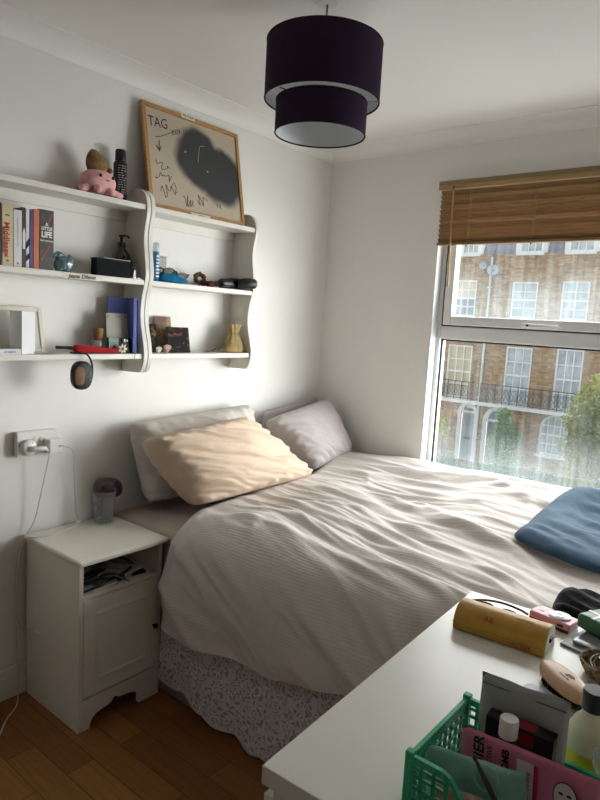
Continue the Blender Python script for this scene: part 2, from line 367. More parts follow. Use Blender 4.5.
# reveal lining strip, left
struct('trim_4', G().box((WX0,.0,WZ0+.012),(WX0+.008,.06,WZ1)), M_pvc, bev=.002)

# bamboo blind
M_bam = pm('bamboo_slats', (150,116,74), .6, .1, 9, rgb2=(122,92,56), stretch=(1.5,30,60))
M_bam2 = pm('pale_bamboo', (178,142,92), .5, .1, 9, rgb2=(158,122,76), stretch=(1.5,30,40))
M_cord = pm('beige_cord', (150,135,105), .8)
bl = thing('venetian_blind', 'brown bamboo slat blind pulled half up at the top of the window', 'window blind', (1.6,-.02,1.85))
BX0, BX1 = .690, 2.65
mk('headrail', G().box((BX0-.008,-.045,2.105),(BX1,.012,2.143)), pm('olive_headrail', (142,122,86), .5, .08, 9, stretch=(1.5,30,40)), bl, bev=.004)
mk('valance_slat', G().prism([(-.046,2.100),(-.049,2.102),(-.049,2.119),(-.046,2.121)], BX0-.004, BX1, 'x'), M_bam2, bl)
g = G(); zz = 2.082
for i in range(11):
    z = 2.088-.0222*i; a = math.radians(-52+9*math.sin(i*2.4)); hw = .0148; th = .0013
    cx, cy = -.02, z; dx, dz = math.cos(a)*hw, math.sin(a)*hw
    jit = .0012*math.sin(i*2.3)
    nx, nzz = -math.sin(a)*th, math.cos(a)*th
    g.prism([(cx-dx-nx+jit,cy-dz-nzz),(cx+dx-nx+jit,cy+dz-nzz),(cx+dx+nx+jit,cy+dz+nzz),(cx-dx+nx+jit,cy-dz+nzz)][::-1], BX0, BX1,'x')
mk('slats', g, M_bam, bl)
mk('bottom_rail', G().box((BX0-.002,-.036,1.846),(BX1,-.006,1.858)), M_bam, bl, bev=.003)
for x in (.844,1.146,1.9,2.4):
    g = G(); g.tube([(x,-.0375,2.12),(x,-.0375,1.842)], .0012, 5); g.tube([(x+.008,-.0375,2.09),(x+.008,-.0375,1.86)], .0009, 5)
    g.lathe([(.004,0),(.005,.004),(.003,.009)], (x,-.0375,1.836), 8)
    mk('ladder_cord', g, M_cord, bl)
mk('tilt_wand', G().tube([(.766,-.058,2.10),(.768,-.060,2.07),(.773,-.062,1.86),(.780,-.060,1.648)], .0045, 8), M_bam2, bl, smooth=40)
mk('wand_hook', G().tube([(.766,-.046,2.112),(.766,-.060,2.108),(.766,-.062,2.095)], .003, 6), M_rubber, bl)

# ================================================================== STREET OUTSIDE
GZ = -4.35
M_pave = pm('grey_paving', (186,183,176), .9, .15, 2)
M_road = pm('pale_asphalt', (150,149,146), .9, .15, 3)
M_stucco = pm('white_stucco', (226,226,224), .8, .05, 2)
M_wframe = pm('white_sash_paint', (232,234,236), .5, .04, 3)
M_slate = pm('grey_slate', (120,128,142), .6, .12, 4, stretch=(1,1,6))
M_pane = pm('net_curtain_pane', (150,160,164), .25, .15, 3, rgb2=(190,198,200))
M_pane_c = pm('cream_blind_pane', (198,184,146), .4, .1, 3)
M_pane_d = pm('dark_sash_pane', (92,104,120), .2, .2, 3)
M_iron = pm('black_ironwork', (38,40,44), .5)
M_door = pm('grey_door_paint', (128,138,150), .45, .05, 2)
M_door2 = pm('dark_door_paint', (64,74,74), .45, .05, 2)
struct('street_ground', G().box((-30,.6,GZ-.3),(16,60,GZ)), M_road)
struct('pavement', G().box((-30,17.3,GZ),(16,22.0,GZ+.14)), M_pave)

def arch(x0,x1,z0,zt,n=14):
    """outline with a semicircular head: list of (x,z) anticlockwise from bottom left"""
    r = (x1-x0)/2; c = (x0+x1)/2; zs = zt-r
    return [(x0,z0),(x1,z0)]+[(c+r*math.cos(math.pi*i/n), zs+r*math.sin(math.pi*i/n)) for i in range(n+1)]
def archring(g, x0,x1,z0,zt,t,ya,yb,n=14):
    r = (x1-x0)/2; c = (x0+x1)/2; zs = zt-r
    inn = [(x0,z0)]+[(c-r*math.cos(math.pi*i/n), zs+r*math.sin(math.pi*i/n)) for i in range(n+1)]+[(x1,z0)]
    ro = r+t; out = [(x0-t,z0)]+[(c-ro*math.cos(math.pi*i/n), zs+ro*math.sin(math.pi*i/n)) for i in range(n+1)]+[(x1+t,z0)]
    for i in range(len(inn)-1):
        a,b,c2,d = inn[i],inn[i+1],out[i+1],out[i]
        g.add([(p[0],y,p[1]) for y in (ya,yb) for p in (a,b,c2,d)], [(0,1,2,3),(7,6,5,4),(0,1,5,4),(2,3,7,6),(1,2,6,5),(3,0,4,7)])
FY = 22.0
def sash_window(parent, x0,x1,z0,z1, cols, rows, pm_=None, arched=False, split=None):
    f = .07; g = G(); ya, yb = FY+.04, FY+.13; mats = [M_wframe]
    if arched: archring(g, x0+f,x1-f,z0+f,z1-f,f,ya,yb); g.box((x0,ya,z0),(x1,yb,z0+f))
    else:
        g.box((x0,ya,z0),(x0+f,yb,z1)); g.box((x1-f,ya,z0),(x1,yb,z1)); g.box((x0+f,ya,z0),(x1-f,yb,z0+f)); g.box((x0+f,ya,z1-f),(x1-f,yb,z1))
    for i in range(1,cols):
        x = x0+f+(x1-x0-2*f)*i/cols; zt = z1-f
        if arched:
            r = (x1-x0)/2-f; cc = (x0+x1)/2; zt = (z1-f-r)+math.sqrt(max(0,r*r-(x-cc)**2))
        g.box((x-.018,ya+.02,z0+f),(x+.018,yb-.03,zt))
    for j in range(1,rows):
        z = z0+f+(z1-z0-2*f)*j/rows; t = .035 if j == rows//2 else .018; xa, xb = x0+f, x1-f
        if arched:
            r = (x1-x0)/2-f; cc = (x0+x1)/2; zs = z1-f-r
            if z > zs: hw = math.sqrt(max(0,r*r-(z-zs)**2)); xa, xb = cc-hw, cc+hw
        g.box((xa,ya+.018,z-t),(xb,yb-.03,z+t))
    w_ = mk('window', g, M_wframe, parent)
    if arched: p = G().prism(arch(x0+f*.8,x1-f*.8,z0+f*.8,z1-f*.8), yb-.03, yb-.02,'y')
    else: p = G().box((x0+f*.8,yb-.03,z0+f*.8),(x1-f*.8,yb-.02,z1-f*.8))
    if split:
        zs = z0+(z1-z0)*split[0]
        mk('pane', G().box((x0+f*.8,yb-.03,zs),(x1-f*.8,yb-.02,z1-f*.8)), split[1], w_)
        mk('pane', G().box((x0+f*.8,yb-.03,z0+f*.8),(x1-f*.8,yb-.02,zs)), split[2], w_)
    else: mk('pane', p, pm_ or M_pane, w_)
    g = G().box((x0-.08,FY-.10,z0-.10),(x1+.08,FY+.06,z0)); mk('window_sill', g, M_stucco, w_)
    return w_
def house(name, label, xa, xb, wins, doors, archwins, dormers, ledge, rails):
    h = thing(name, label, 'terraced house', ((xa+xb)/2,FY+.2,GZ))
    TOP = 4.43
    op = [(a,b,c,d) for (a,b,c,d,*_) in wins]+[(a,b,c,d) for (a,b,c,d,*_) in doors]+[(a,b,c,d) for (a,b,c,d,*_) in archwins]
    xs = sorted({xa,xb}|{o[0] for o in op}|{o[1] for o in op}); zs = sorted({GZ,TOP}|{o[2] for o in op}|{o[3] for o in op})
    g = G()
    for i in range(len(xs)-1):
        for j in range(len(zs)-1):
            cx, cz = (xs[i]+xs[i+1])/2, (zs[j]+zs[j+1])/2
            if any(a < cx < b and c < cz < d for a,b,c,d in op): continue
            g.box((xs[i],FY,zs[j]),(xs[i+1],FY+.35,zs[j+1]))
    for (a,b,c,d,*_) in list(doors)+list(archwins):     # brick spandrels round the arches
        r = (b-a)/2; cc = (a+b)/2; zsx = d-r
        for s in (-1,1):
            poly = [(cc+s*r, zsx)]+[(cc+s*r*math.cos(math.pi/2*i/8), zsx+r*math.sin(math.pi/2*i/8)) for i in range(1,9)]+[(cc+s*r, d)]
            g.prism(poly, FY, FY+.2, 'y')
    mk('brick_wall', g, M_brick, h, weld=False)
    mk('parapet', G().box((xa,FY-.03,TOP-.02),(xb,FY+.35,TOP+.10)), M_brick, h)
    mk('mansard_roof', G().prism([(FY+.1,TOP+.08),(FY+.9,TOP+2.3),(FY+6,TOP+3.0),(FY+6,TOP+.08)], xa, xb, 'x'), M_slate, h)
    for (a,b,c,d,cols,rows,*k) in wins:
        sash_window(h,a,b,c,d,cols,rows, k[0] if k and not isinstance(k[0],tuple) else None, split=k[0] if k and isinstance(k[0],tuple) else None)
    for (a,b,c,d,cols,rows) in archwins:
        sash_window(h,a,b,c,d,cols,rows,arched=True)
    for (a,b,c,d,m,num) in doors:
        g = G(); archring(g, a+.14,b-.14,c,d-.14,.14,FY-.05,FY+.06); mk('door_surround', g, M_stucco, h)
        t = (b-a)/2; zs2 = d-t-.02
        dd = mk('door', G().box((a+.14,FY+.12,c),(b-.14,FY+.18,zs2)), m, h)
        g = G(); w2 = (b-a-.28)
        for i in (0,1):
            for (u,v) in ((.12,.42),(.5,.92)):
                g.box((a+.14+w2*(.10+.46*i),FY+.105,c+(zs2-c)*u),(a+.14+w2*(.44+.46*i),FY+.125,c+(zs2-c)*v))
        mk('door_panels', g, m, dd, bev=.01); mk('letter_box', G().box(((a+b)/2-.15,FY+.09,c+(zs2-c)*.45),((a+b)/2+.15,FY+.11,c+(zs2-c)*.49)), M_iron, dd)
        g = G(); g.box((a+.10,FY+.08,zs2),(b-.10,FY+.2,zs2+.09)); mk('fanlight_bar', g, M_stucco, h)
        mk('fanlight', G().prism(arch(a+.12,b-.12,zs2+.05,d-.12), FY+.14,FY+.16,'y'), M_pane_d, h)
        if num: mk('number_plate', G().box(((a+b)/2-.14,FY+.11,zs2+.2),((a+b)/2+.14,FY+.13,zs2+.42)), M_wframe, h)
    for (a,b) in dormers:
        z0, z1 = TOP+.12, TOP+1.5
        g = G(); g.box((a-.15,FY+.05,z0-.05),(a,FY+1.3,z1+.15)); g.box((b,FY+.05,z0-.05),(b+.15,FY+1.3,z1+.15)); g.box((a-.2,FY,z1),(b+.2,FY+1.5,z1+.18)); mk('dormer_surround', g, M_stucco, h)
        sash_window(h,a,b,z0,z1,3,4,M_pane)
    g = G().box((ledge[0],FY-.32,-1.60),(ledge[1],FY,-1.46)); mk('balcony_ledge', g, M_stucco, h)
    for (a,b) in rails:
        g = G(); y = FY-.27; zb, zt = -1.46, -.68
        g.box((a,y-.015,zt-.03),(b,y+.015,zt)); g.box((a,y-.012,zb+.06),(b,y+.012,zb+.085)); g.box((a,y-.012,zt-.2),(b,y+.012,zt-.18))
        n = int((b-a)/.30)
        for i in range(n+1):
            x = a+(b-a)*i/n; g.box((x-.012,y-.012,zb),(x+.012,y+.012,zt))
            if i < n:
                cx = x+(b-a)/n/2; hw = (b-a)/n/2
                g.tube([(cx+hw*.85*math.cos(k*math.pi/5), y, zb+.33+.22*math.sin(k*math.pi/5)) for k in range(10)], .010, 4, closed=True)
                g.tube([(x,y,zb+.1),(x+2*hw,y,zt-.2)], .009, 4); g.tube([(x,y,zt-.2),(x+2*hw,y,zb+.1)], .009, 4)
        mk('balcony_railing', g, M_iron, h)
    return h
DB = -4.05
hl = house('terraced_house', 'brick terraced house with plain grey arched door, left of the white drainpipe', -16.0, -8.32,
    [(-9.95,-8.90,2.0,3.5,3,4,(.48,M_pane_c,M_pane_d)),(-9.95,-8.84,-1.42,.80,3,4,(.35,M_pane_c,M_pane_c)),(-12.6,-11.6,2.05,3.45,2,4),(-12.6,-11.6,-1.3,.85,3,4),(-14.8,-13.8,2.05,3.45,2,4),(-14.8,-13.8,-1.3,.85,3,4)],
    [(-9.22,-8.06-.28,DB,-1.56,M_door,True)], [(-12.6,-11.5,-3.3,-1.63,3,4)], [(-9.72,-8.95),(-12.6,-11.6)], (-16.0,-8.32), [(-14.9,-8.45)])
hr = house('terraced_house', 'brick terraced house with leafy doorway and arched ground floor window', -8.30, 2.0,
    [(-7.42,-6.40,2.02,3.44,2,4),(-5.50,-4.50,2.02,3.47,2,4),(-3.5,-2.5,2.02,3.47,2,4),(-1.3,-.3,2.02,3.47,2,4),
     (-7.42,-6.36,-1.40,.88,3,4),(-5.45,-4.45,-1.40,.94,3,4),(-3.4,-2.4,-1.40,.94,3,4),(-1.2,-.2,-1.4,.94,3,4)],
    [(-8.10,-6.90,DB,-1.62,M_door2,False)], [(-5.80,-4.70,-3.22,-1.64,4,4),(-3.2,-2.1,-3.25,-1.64,3,4)], [(-7.28,-6.36),(-5.42,-4.48),(-3.4,-2.5),(-1.3,-.4)], (-8.30,2.0), [(-8.22,-3.6),(-3.5,1.0)])
# drainpipe, satellite dishes with their cable run
M_pipe = pm('white_pipe_paint', (214,216,218), .5)
g = G(); g.tube([(-8.31,FY-.10,.2+4.2),(-8.31,FY-.10,GZ+.1)], .05, 8)
for z in (3.2,1.0,-1.2-.1,-3.0): g.box((-8.39,FY-.16,z-.03),(-8.23,FY,z+.03))
tag(mk('drainpipe', g, M_pipe, smooth=40), 'long white drainpipe running down the brick front between the two houses', 'pipe')
M_dish = pm('grey_dish', (176,182,190), .5)
for i,(x,z,s,lb) in enumerate(((-8.10,3.85,.30,'right and larger of two small satellite dishes on the brick wall'),(-8.52,4.02,.20,'left and smaller of two small satellite dishes on the brick wall'))):
    d = thing('satellite_dish', lb, 'satellite dish', (x,FY,z), 'satellite dishes on the brick wall')
    Mx = Matrix.Rotation(math.radians(70),3,'X')@Matrix.Rotation(.4,3,'Y')
    mk('dish', G().lathe([(0,-.07*s/.4),(s*.45,-.04*s/.4),(s*.75,.02),(s*.72,.03),(s*.4,-.02),(0,-.05)], (x,FY-.45,z), 18, Mx, caps=False), M_dish, d, smooth=60)
    mk('bracket', G().tube([(x,FY,z-.2),(x,FY-.3,z-.15),(x,FY-.42,z)], .02, 6), M_iron, d)
    mk('receiver_arm', G().tube([(x,FY-.40,z-.25),(x+.1,FY-.8,z-.1),(x+.05,FY-.85,z+.05)], .018, 6), M_dish, d)

# plants outside
def leafmass(name, blobs, n, size, mat, parent, seed=1, droop=.3):
    rnd = random.Random(seed); g = G(); tot = sum(b[3]**2 for b in blobs)
    for (cx,cy,cz,r,*sq) in blobs:
        k = int(n*r*r/tot); sz = sq[0] if sq else 1
        for _ in range(k):
            d = Vector((rnd.gauss(0,1),rnd.gauss(0,1),rnd.gauss(0,1))).normalized(); rr = r*(rnd.random()**.35)
            p = Vector((cx,cy,cz))+Vector((d.x*rr,d.y*rr,d.z*rr*sz))
            a = Vector((rnd.gauss(0,1),rnd.gauss(0,1),rnd.gauss(0,.6)-droop)).normalized(); b = a.cross(Vector((rnd.gauss(0,1),rnd.gauss(0,1),rnd.gauss(0,1)))).normalized()
            s = size*(.6+.8*rnd.random()); g.add([p-a*s, p+b*s*.4, p+a*s, p-b*s*.4], [(0,1,2,3)])
    return mk(name, g, mat, parent, rc=False)
def leafmat(name, c1, c2):
    m = pm(name, c1, .6, .1, 1.6, rgb2=c2)
    nt = m.node_tree; b = nt.nodes['Principled BSDF']; out = [n for n in nt.nodes if n.type=='OUTPUT_MATERIAL'][0]
    tl = nt.nodes.new('ShaderNodeBsdfTranslucent'); tl.inputs[0].default_value = (*lin(c1),1); mx = nt.nodes.new('ShaderNodeMixShader'); mx.inputs[0].default_value = .4
    nt.links.new(b.outputs[0], mx.inputs[1]); nt.links.new(tl.outputs[0], mx.inputs[2]); nt.links.new(mx.outputs[0], out.inputs[0]); return m
M_bark = pm('tree_bark', (88,76,62), .9, .2, 8)
ML1 = leafmat('tree_leaves', (146,150,84), (96,112,62)); ML2 = leafmat('climber_leaves', (136,170,104), (100,142,84)); ML3 = leafmat('hedge_leaves', (132,154,118), (88,116,84)); ML4 = leafmat('lime_leaves', (206,214,70), (170,186,60))
t = thing('street_tree', 'large leafy green and yellow tree at right, in front of the brick houses', 'tree', (-1.6,15,GZ))
leafmass('foliage', [(-2.35,15,-.75,.62),(-1.9,15,-.2,.8),(-2.2,14.8,-1.6,.75),(-1.4,15,-1.0,1.1),(-2.1,15,-2.4,.65),(-.8,15,-.2,1.2),(-.9,15,-1.9,1.2)], 9000, .085, ML1, t, 3)
mk('trunk', G().tube([(-1.5,15,GZ),(-1.5,15,-3),(-1.55,15,-2),(-1.35,15.1,-.8)], [.16,.13,.1,.04], 8), M_bark, t)
for pth in ([(-1.5,15,-2.8),(-2.0,14.9,-2.2),(-2.3,15,-1.6)],[(-1.52,15,-2.1),(-2.0,15,-1.2),(-2.3,15,-.6)],[(-1.5,15,-2.2),(-1.0,15,-1.4),(-.8,15,-.4)]):
    mk('branch', G().tube(pth, [.06,.045,.02], 6), M_bark, t)
t = thing('climbing_shrub', 'bushy green climber growing over the second arched doorway', 'shrub', (-6.4,20.6,GZ))
leafmass('foliage', [(-6.75,20.6,-1.7,.30),(-6.6,20.6,-2.2,.42),(-6.7,20.6,-2.8,.55),(-6.45,20.5,-3.4,.7),(-6.1,20.6,-2.5,.25)], 2500, .085, ML2, t, 5)
mk('stem', G().tube([(-6.5,20.6,GZ),(-6.5,20.6,-3.2),(-6.6,20.6,-2.2)], [.06,.04,.02], 6), M_bark, t)
t = thing('front_garden_hedge', 'low pale green hedge along the front gardens below the arched window', 'hedge', (-5.2,19.2,GZ))
leafmass('foliage', [(-9.0+.62*i,19.2+.1*math.sin(i*3),-4.0+.22*math.sin(i*1.9),.62) for i in range(14)], 9000, .085, ML3, t, 8)
mk('hedge_stems', G().box((-8.8,19.1,GZ),(-1.0,19.3,-4.1)), M_bark, t)
t = thing('lime_shrub', 'small yellow-green bush beside the left edge of the grey door', 'shrub', (-9.55,21.5,GZ))
leafmass('foliage', [(-9.62,21.5,-2.45,.20),(-9.58,21.5,-2.8,.26)], 420, .07, ML4, t, 9)
mk('stem', G().tube([(-9.6,21.5,GZ),(-9.6,21.5,-3.2),(-9.6,21.5,-2.5)], [.04,.03,.02], 6), M_bark, t)
g = G(); g.box((-12,18.2,GZ),(2,18.35,GZ+.35))
struct('garden_wall', g, M_brick)

# ================================================================== WALL SHELVES
def shelf_unit(y0, y1, label):
    t = thing('wall_shelf', label, 'shelf', (0,(y0+y1)/2,1.21), 'white wavy-sided shelf units on the left wall')
    front = [(a-.005,b) for a,b in [(.118,1.209),(.136,1.222),(.148,1.25),(.152,1.285),(.143,1.335),(.128,1.39),(.122,1.45),(.130,1.51),(.146,1.565),(.150,1.60),(.142,1.66),(.134,1.71),(.136,1.76),(.148,1.815),(.150,1.85),(.138,1.885),(.112,1.908),(.08,1.916),(.04,1.912)]]
    fr = [(p.x,p.y) for p in cat([(a,b,0) for a,b in front], 4)]
    poly = [(0,1.205)]+fr+[(0,1.905)]
    for a in (y0, y1-.018):
        mk('side_panel', G().prism(poly, a, a+.018, 'y'), M_unit, t, bev=.0015)
    for z in (1.842,1.560,1.275):
        mk('shelf_board', G().box((.001,y0+.018,z-.010),(.1376,y1-.018,z+.010)), M_unit, t, bev=.002)
    mk('fixing_rail', G().box((.001,y0+.018,1.795),(.012,y1-.018,1.832)), M_unit, t)
    return t
shelf_unit(-1.927,-1.309,'white wall shelf unit at the left, holding books and the pink plush toy')
shelf_unit(-1.306,-.709,'white wall shelf unit at the right, holding the framed picture on top')
ZT, ZM, ZL = 1.8522, 1.5702, 1.2852

def panel(name, label, ct, x, y, z, W, H, T, mat, lean=0, yaw=0, group=None, bev=.0008):
    """upright board facing the room: origin at bottom centre, local x along the wall, local y up, local z out"""
    M = Matrix.Rotation(yaw,3,'Z') @ FX @ Matrix.Rotation(-lean,3,'X')
    t = thing(name, label, ct, (x,y,z), group, M)
    return t
# ---- books
def book(y, w, h, d, label, cover, pages=None, spine=None, x=.118, lab_text=None, z=ZM, turn=0):
    t = panel('book', label, 'book', x, y+w/2-.020, z, w, h, d, None, group='upright books on the middle shelf')
    c = G(); cv_ = .0016
    c.box((-w/2,0,-d),(-w/2+cv_,h,0)); c.box((w/2-cv_,0,-d),(w/2,h,0)); c.box((-w/2,0,-cv_*1.3),(w/2,h,0))
    mk('cover', c, cover, t, W=False, bev=.0006)
    mk('pages', G().box((-w/2+cv_,.003,-d+.003),(w/2-cv_,h-.003,-cv_*1.4)), M_pages, t, W=False)
    return t
M_pages = pm('book_pages', (222,212,188), .9, .08, 60, stretch=(40,1,1))
c_cream = pm('cream_cover', (206,190,150), .5, .08, 30); c_dred = pm('maroon_cover', (70,24,26), .5, .2, 20)
c_white = pm('white_cover', (216,214,212), .45, .03, 20); c_blk = pm('black_cover', (22,20,22), .4, .2, 20)
c_pur = pm('purple_cover', (82,54,122), .5, .1, 30); c_or = pm('orange_cover', (206,112,60), .5, .1, 30)
c_dark = pm('charcoal_photo_cover', (66,56,54), .45, .1, 40, rgb2=(34,30,32)); M_txtred = pm('red_ink', (178,30,34), .6); M_txtw = pm('white_ink', (236,232,226), .6)
M_txtk = pm('black_ink', (24,22,26), .7); M_txtgrey = pm('grey_ink', (120,118,116), .7); c_orange2 = pm('orange_line', (188,72,50), .5)
b = book(-1.885,.037,.196,.112,'dark maroon book at the far left end of the book row', c_dred)
b = book(-1.846,.036,.193,.112,'cream paperback with red title lettering reading Middlesex', c_cream)
text('title', 'Middlesex', .0235, M_txtred, b, (-.004,.083,.0008), -math.pi/2, 1.15, bold=.0006)
text('author', 'JEFFREY EUGENIDES', .009, M_txtk, b, (-.0135,.083,.0008), -math.pi/2, 1.0)
mk('spine_emblem', G().box((-.008,.158,0),(.006,.162,.0006)).box((-.004,.015,0),(.002,.02,.0006)), M_txtk, b, W=False)
b = book(-1.809,.028,.182,.114,'white book with faint grey spine lettering', c_white)
text('title', '-----------------------------', .010, M_txtgrey, b, (0,.112,.0008), -math.pi/2, 1.0)
mk('spine_emblem', G().lathe([(.0035,0),(.0035,.0006)], (0,.012,0), 12), M_txtgrey, b, W=False)
b = book(-1.780,.011,.193,.105,'black book with a white patch, beside the white book', c_blk)
mk('cover_patch', G().prism([(-.005,.06),(.004,.06),(.005,.11),(.0,.13),(-.005,.11)],0,.0006), c_white, b, W=False)
b = book(-1.768,.012,.190,.110,'narrow pale book with black zigzag marks near its foot', c_white)
g = G(); g.prism([(-.006,.02),(.006,.032),(.006,.05),(-.006,.038)],0,.0006); g.prism([(-.006,.06),(.006,.075),(.006,.10),(-.006,.08)],0,.0006); mk('spine_marks', g, M_txtk, b, W=False)
b = book(-1.755,.013,.191,.112,'slim purple book beside the orange one', c_pur)
b = book(-1.7415,.0195,.194,.112,'orange book next to the purple one', c_or)
b = book(-1.7215,.051,.198,.112,'thick dark paperback with white title reading A Little Life', c_dark)
text('title', 'A', .015, M_txtw, b, (0,.150,.0008), 0, 1, bold=.0006); text('title', 'LITTLE', .0155, M_txtw, b, (0,.136,.0008), 0, .85, bold=.0005)
text('title', 'LIFE', .026, M_txtw, b, (0,.116,.0008), 0, .85, bold=.0011); text('author', 'HANYA YANAGIHARA', .0075, M_txtw, b, (0,.096,.0008), 0, .62, bold=.0002)
mk('spine_streak', G().prism([(-.02,.03),(-.017,.03),(.012,.08),(.010,.083)],0,.0006), c_orange2, b, W=False)
mk('spine_streak', G().prism([(.004,.155),(.007,.153),(.022,.185),(.020,.188)],0,.0006), c_orange2, b, W=False)
# ---- teal glass ornament
M_teal = pm('teal_glass', (150,186,188), .08, .2, 40, rgb2=(104,150,158), trans=.65, coat=.5)
t = thing('glass_ornament', 'small lumpy teal glass fish ornament beside the books', 'ornament', (.10,-1.652,ZM))
def lump(v): 
    k = 1+.5*noise.noise(v*40)+.25*noise.noise(v*95); return v*k
mk('body', G().ell((.10,-1.652,ZM+.030),(.028,.033,.030),24,16,fn=lump), M_teal, t, smooth=180)
mk('fin', G().ell((.10,-1.665,ZM+.058),(.010,.020,.012),14,8,fn=lump), M_teal, t, smooth=180)
mk('tail', G().ell((.10,-1.620,ZM+.045),(.010,.012,.018),14,8,fn=lump), M_teal, t, smooth=180)
# ---- navy box and pump bottle
M_navy = pm('navy_box', (14,20,28), .7, .2, 50, spec=.2, rgb2=(8,11,16)); M_ivory = pm('ivory_lid_edge', (200,198,188), .5)
t = thing('ribbed_box', 'dark navy ribbed box on the middle shelf in front of the pump bottle', 'box', (.10,-1.462,ZM))
g = G().box((.088,-1.528,ZM),(.124,-1.385,ZM+.058))
for i in range(16): g.box((.124,-1.524+i*.0088,ZM+.004),(.1258,-1.519+i*.0088,ZM+.052))
mk('body', g, M_navy, t, bev=.001)
mk('lid', G().box((.086,-1.530,ZM+.0582),(.127,-1.383,ZM+.0635)), M_navy, t, bev=.001)
mk('lid_edge', G().box((.095,-1.50,ZM+.0636),(.126,-1.385,ZM+.0655)), M_ivory, t)
M_amber = pm('amber_bottle', (42,22,14), .12, .3, 10, coat=.6)
t = thing('pump_bottle', 'dark brown pump bottle behind the navy box', 'bottle', (.048,-1.372,ZM))
mk('body', G().lathe([(.030,0),(.036,.004),(.0375,.07),(.034,.092),(.020,.110),(.014,.116),(.014,.122)], (.048,-1.372,ZM), 28), M_amber, t, smooth=50)
mk('pump_collar', G().lathe([(.015,.1225),(.015,.138),(.006,.140),(.006,.158)], (.048,-1.372,ZM), 20), M_black, t, smooth=40)
mk('pump_head', G().lathe([(.010,.158),(.010,.166)], (.048,-1.372,ZM), 16).tube([(.048,-1.372,ZM+.163),(.056,-1.360,ZM+.165),(.061,-1.350,ZM+.162),(.063,-1.347,ZM+.156)], .0035, 8), M_black, t, smooth=40)
M_clear = clearmat('clear_plastic')
t = thing('clear_stand', 'tiny clear plastic stand on the middle shelf beside the divider', 'stand', (.11,-1.355,ZM))
mk('base', G().box((.10,-1.378,ZM),(.13,-1.335,ZM+.004)), M_clear, t); mk('post', G().box((.113,-1.360,ZM+.004),(.117,-1.352,ZM+.032)), M_clear, t)
# tape labels on shelf edges
M_tape = pm('masking_tape', (226,220,200), .7, .05, 20)
def tape(x, y, z, w_, h_, s, label, M=None, rot=0, size=.019):
    t = thing('tape_label', label, 'label', (x,y,z), None, M or FX)
    mk('tape_strip', G().box((-w_/2,-h_/2,0),(w_/2,h_/2,.0006)), M_tape, t, W=False)
    text('handwriting', s, size, M_txtk, t, (0,0,.0009), .02, 1.1, shear=.25, ext=.0003, bold=.0004)
tape(.1382,-1.594,1.558,.150,.019,'Jesna Dileon','masking tape strip with handwriting on the middle shelf edge')
# ---- plush toy
M_pink = fabric('pink_plush', (238,184,184), .4, 60, (230,170,172)); M_tan = fabric('brown_plush', (150,120,82), .5, 60, (128,98,62))
PX, PY, PZ = .085,-1.502,ZT+.006
t = thing('plush_toy', 'pink octopus plush toy wearing a brown pointed hat, on top of the left shelf', 'soft toy', (PX,PY,ZT))
mk('head', G().ell((PX,PY,PZ+.045),(.050,.068,.046),28,18), M_pink, t, smooth=180)
for i in range(8):
    a = 2*math.pi*(i+.5)/8; L = .062 if abs(math.sin(a)) < .8 else .080
    p = [(PX+.02*math.cos(a),PY+.035*math.sin(a),PZ+.026),(PX+.040*math.cos(a),PY+.060*math.sin(a),PZ+.016),(PX+.046*math.cos(a),PY+.078*math.sin(a),PZ+.010),(PX+.047*math.cos(a+.2),PY+L*1.18*math.sin(a+.12),PZ+.012)]
    mk('tentacle', G().tube(cat(p,4), [.014]*4+[.013]*4+[.012]*4+[.008], 12), M_pink, t, smooth=180)
def hatf(v):
    k = (v.z/.05+1)/2; s = 1.05-.45*k*k; return Vector((v.x*s, v.y*s-.020*k*k+.006, v.z))
mk('hat', G().ell((PX,PY-.008,PZ+.110),(.034,.042,.047),24,16,fn=hatf), M_tan, t, smooth=180)
mk('hat_bobble', G().ell((PX+.022,PY+.036,PZ+.090),(.009,.009,.009),12,8), M_tan, t, smooth=180)
for s in (-1,1): mk('eye', G().ell((PX+.0445,PY+.008+s*.026,PZ+.062),(.0045,.0065,.0065),12,8), M_black, t, smooth=180)
mk('mouth', G().tube(cat([(PX+0.049999999999999996,PY+.000,PZ+.050),(PX+0.050499999999999996,PY+.004,PZ+.046),(PX+0.050699999999999995,PY+.008,PZ+.049),(PX+0.050499999999999996,PY+.012,PZ+.046),(PX+0.049999999999999996,PY+.016,PZ+.050)],4), .0011, 6), M_black, t)
# ---- black spray can
M_canb = pm('black_can', (26,26,28), .3, .2, 10); M_prn = pm('pale_print', (176,174,170), .6)
t = thing('spray_can', 'tall black aerosol can with pale printing on top of the left shelf', 'spray can', (.05,-1.385,ZT))
mk('can', G().lathe([(.022,0),(.0255,.003),(.0255,.145),(.019,.155)], (.05,-1.385,ZT), 28), M_canb, t, smooth=40)
mk('cap', G().lathe([(.019,.155),(.0200,.158),(.0195,.190),(.016,.196),(0,.197)], (.05,-1.385,ZT), 24), M_black, t, smooth=40)
g = G(); rnd = random.Random(4)
for i in range(15):
    z = ZT+.012+i*.0086; n = rnd.randint(2,4); a = -.9
    for k in range(n):
        L = rnd.uniform(.12,.5); 
        for q in range(3):
            a0 = a+L*q/3; a1 = a+L*(q+1)/3; r = .0259
            g.add([(.05+r*math.cos(a0),-1.385+r*math.sin(a0),z),(.05+r*math.cos(a1),-1.385+r*math.sin(a1),z),(.05+r*math.cos(a1),-1.385+r*math.sin(a1),z+.0030),(.05+r*math.cos(a0),-1.385+r*math.sin(a0),z+.0030)],[(0,1,2,3)])
        a += L+rnd.uniform(.08,.3)
        if a > 1.0: break
mk('printed_lettering', g, M_prn, t)
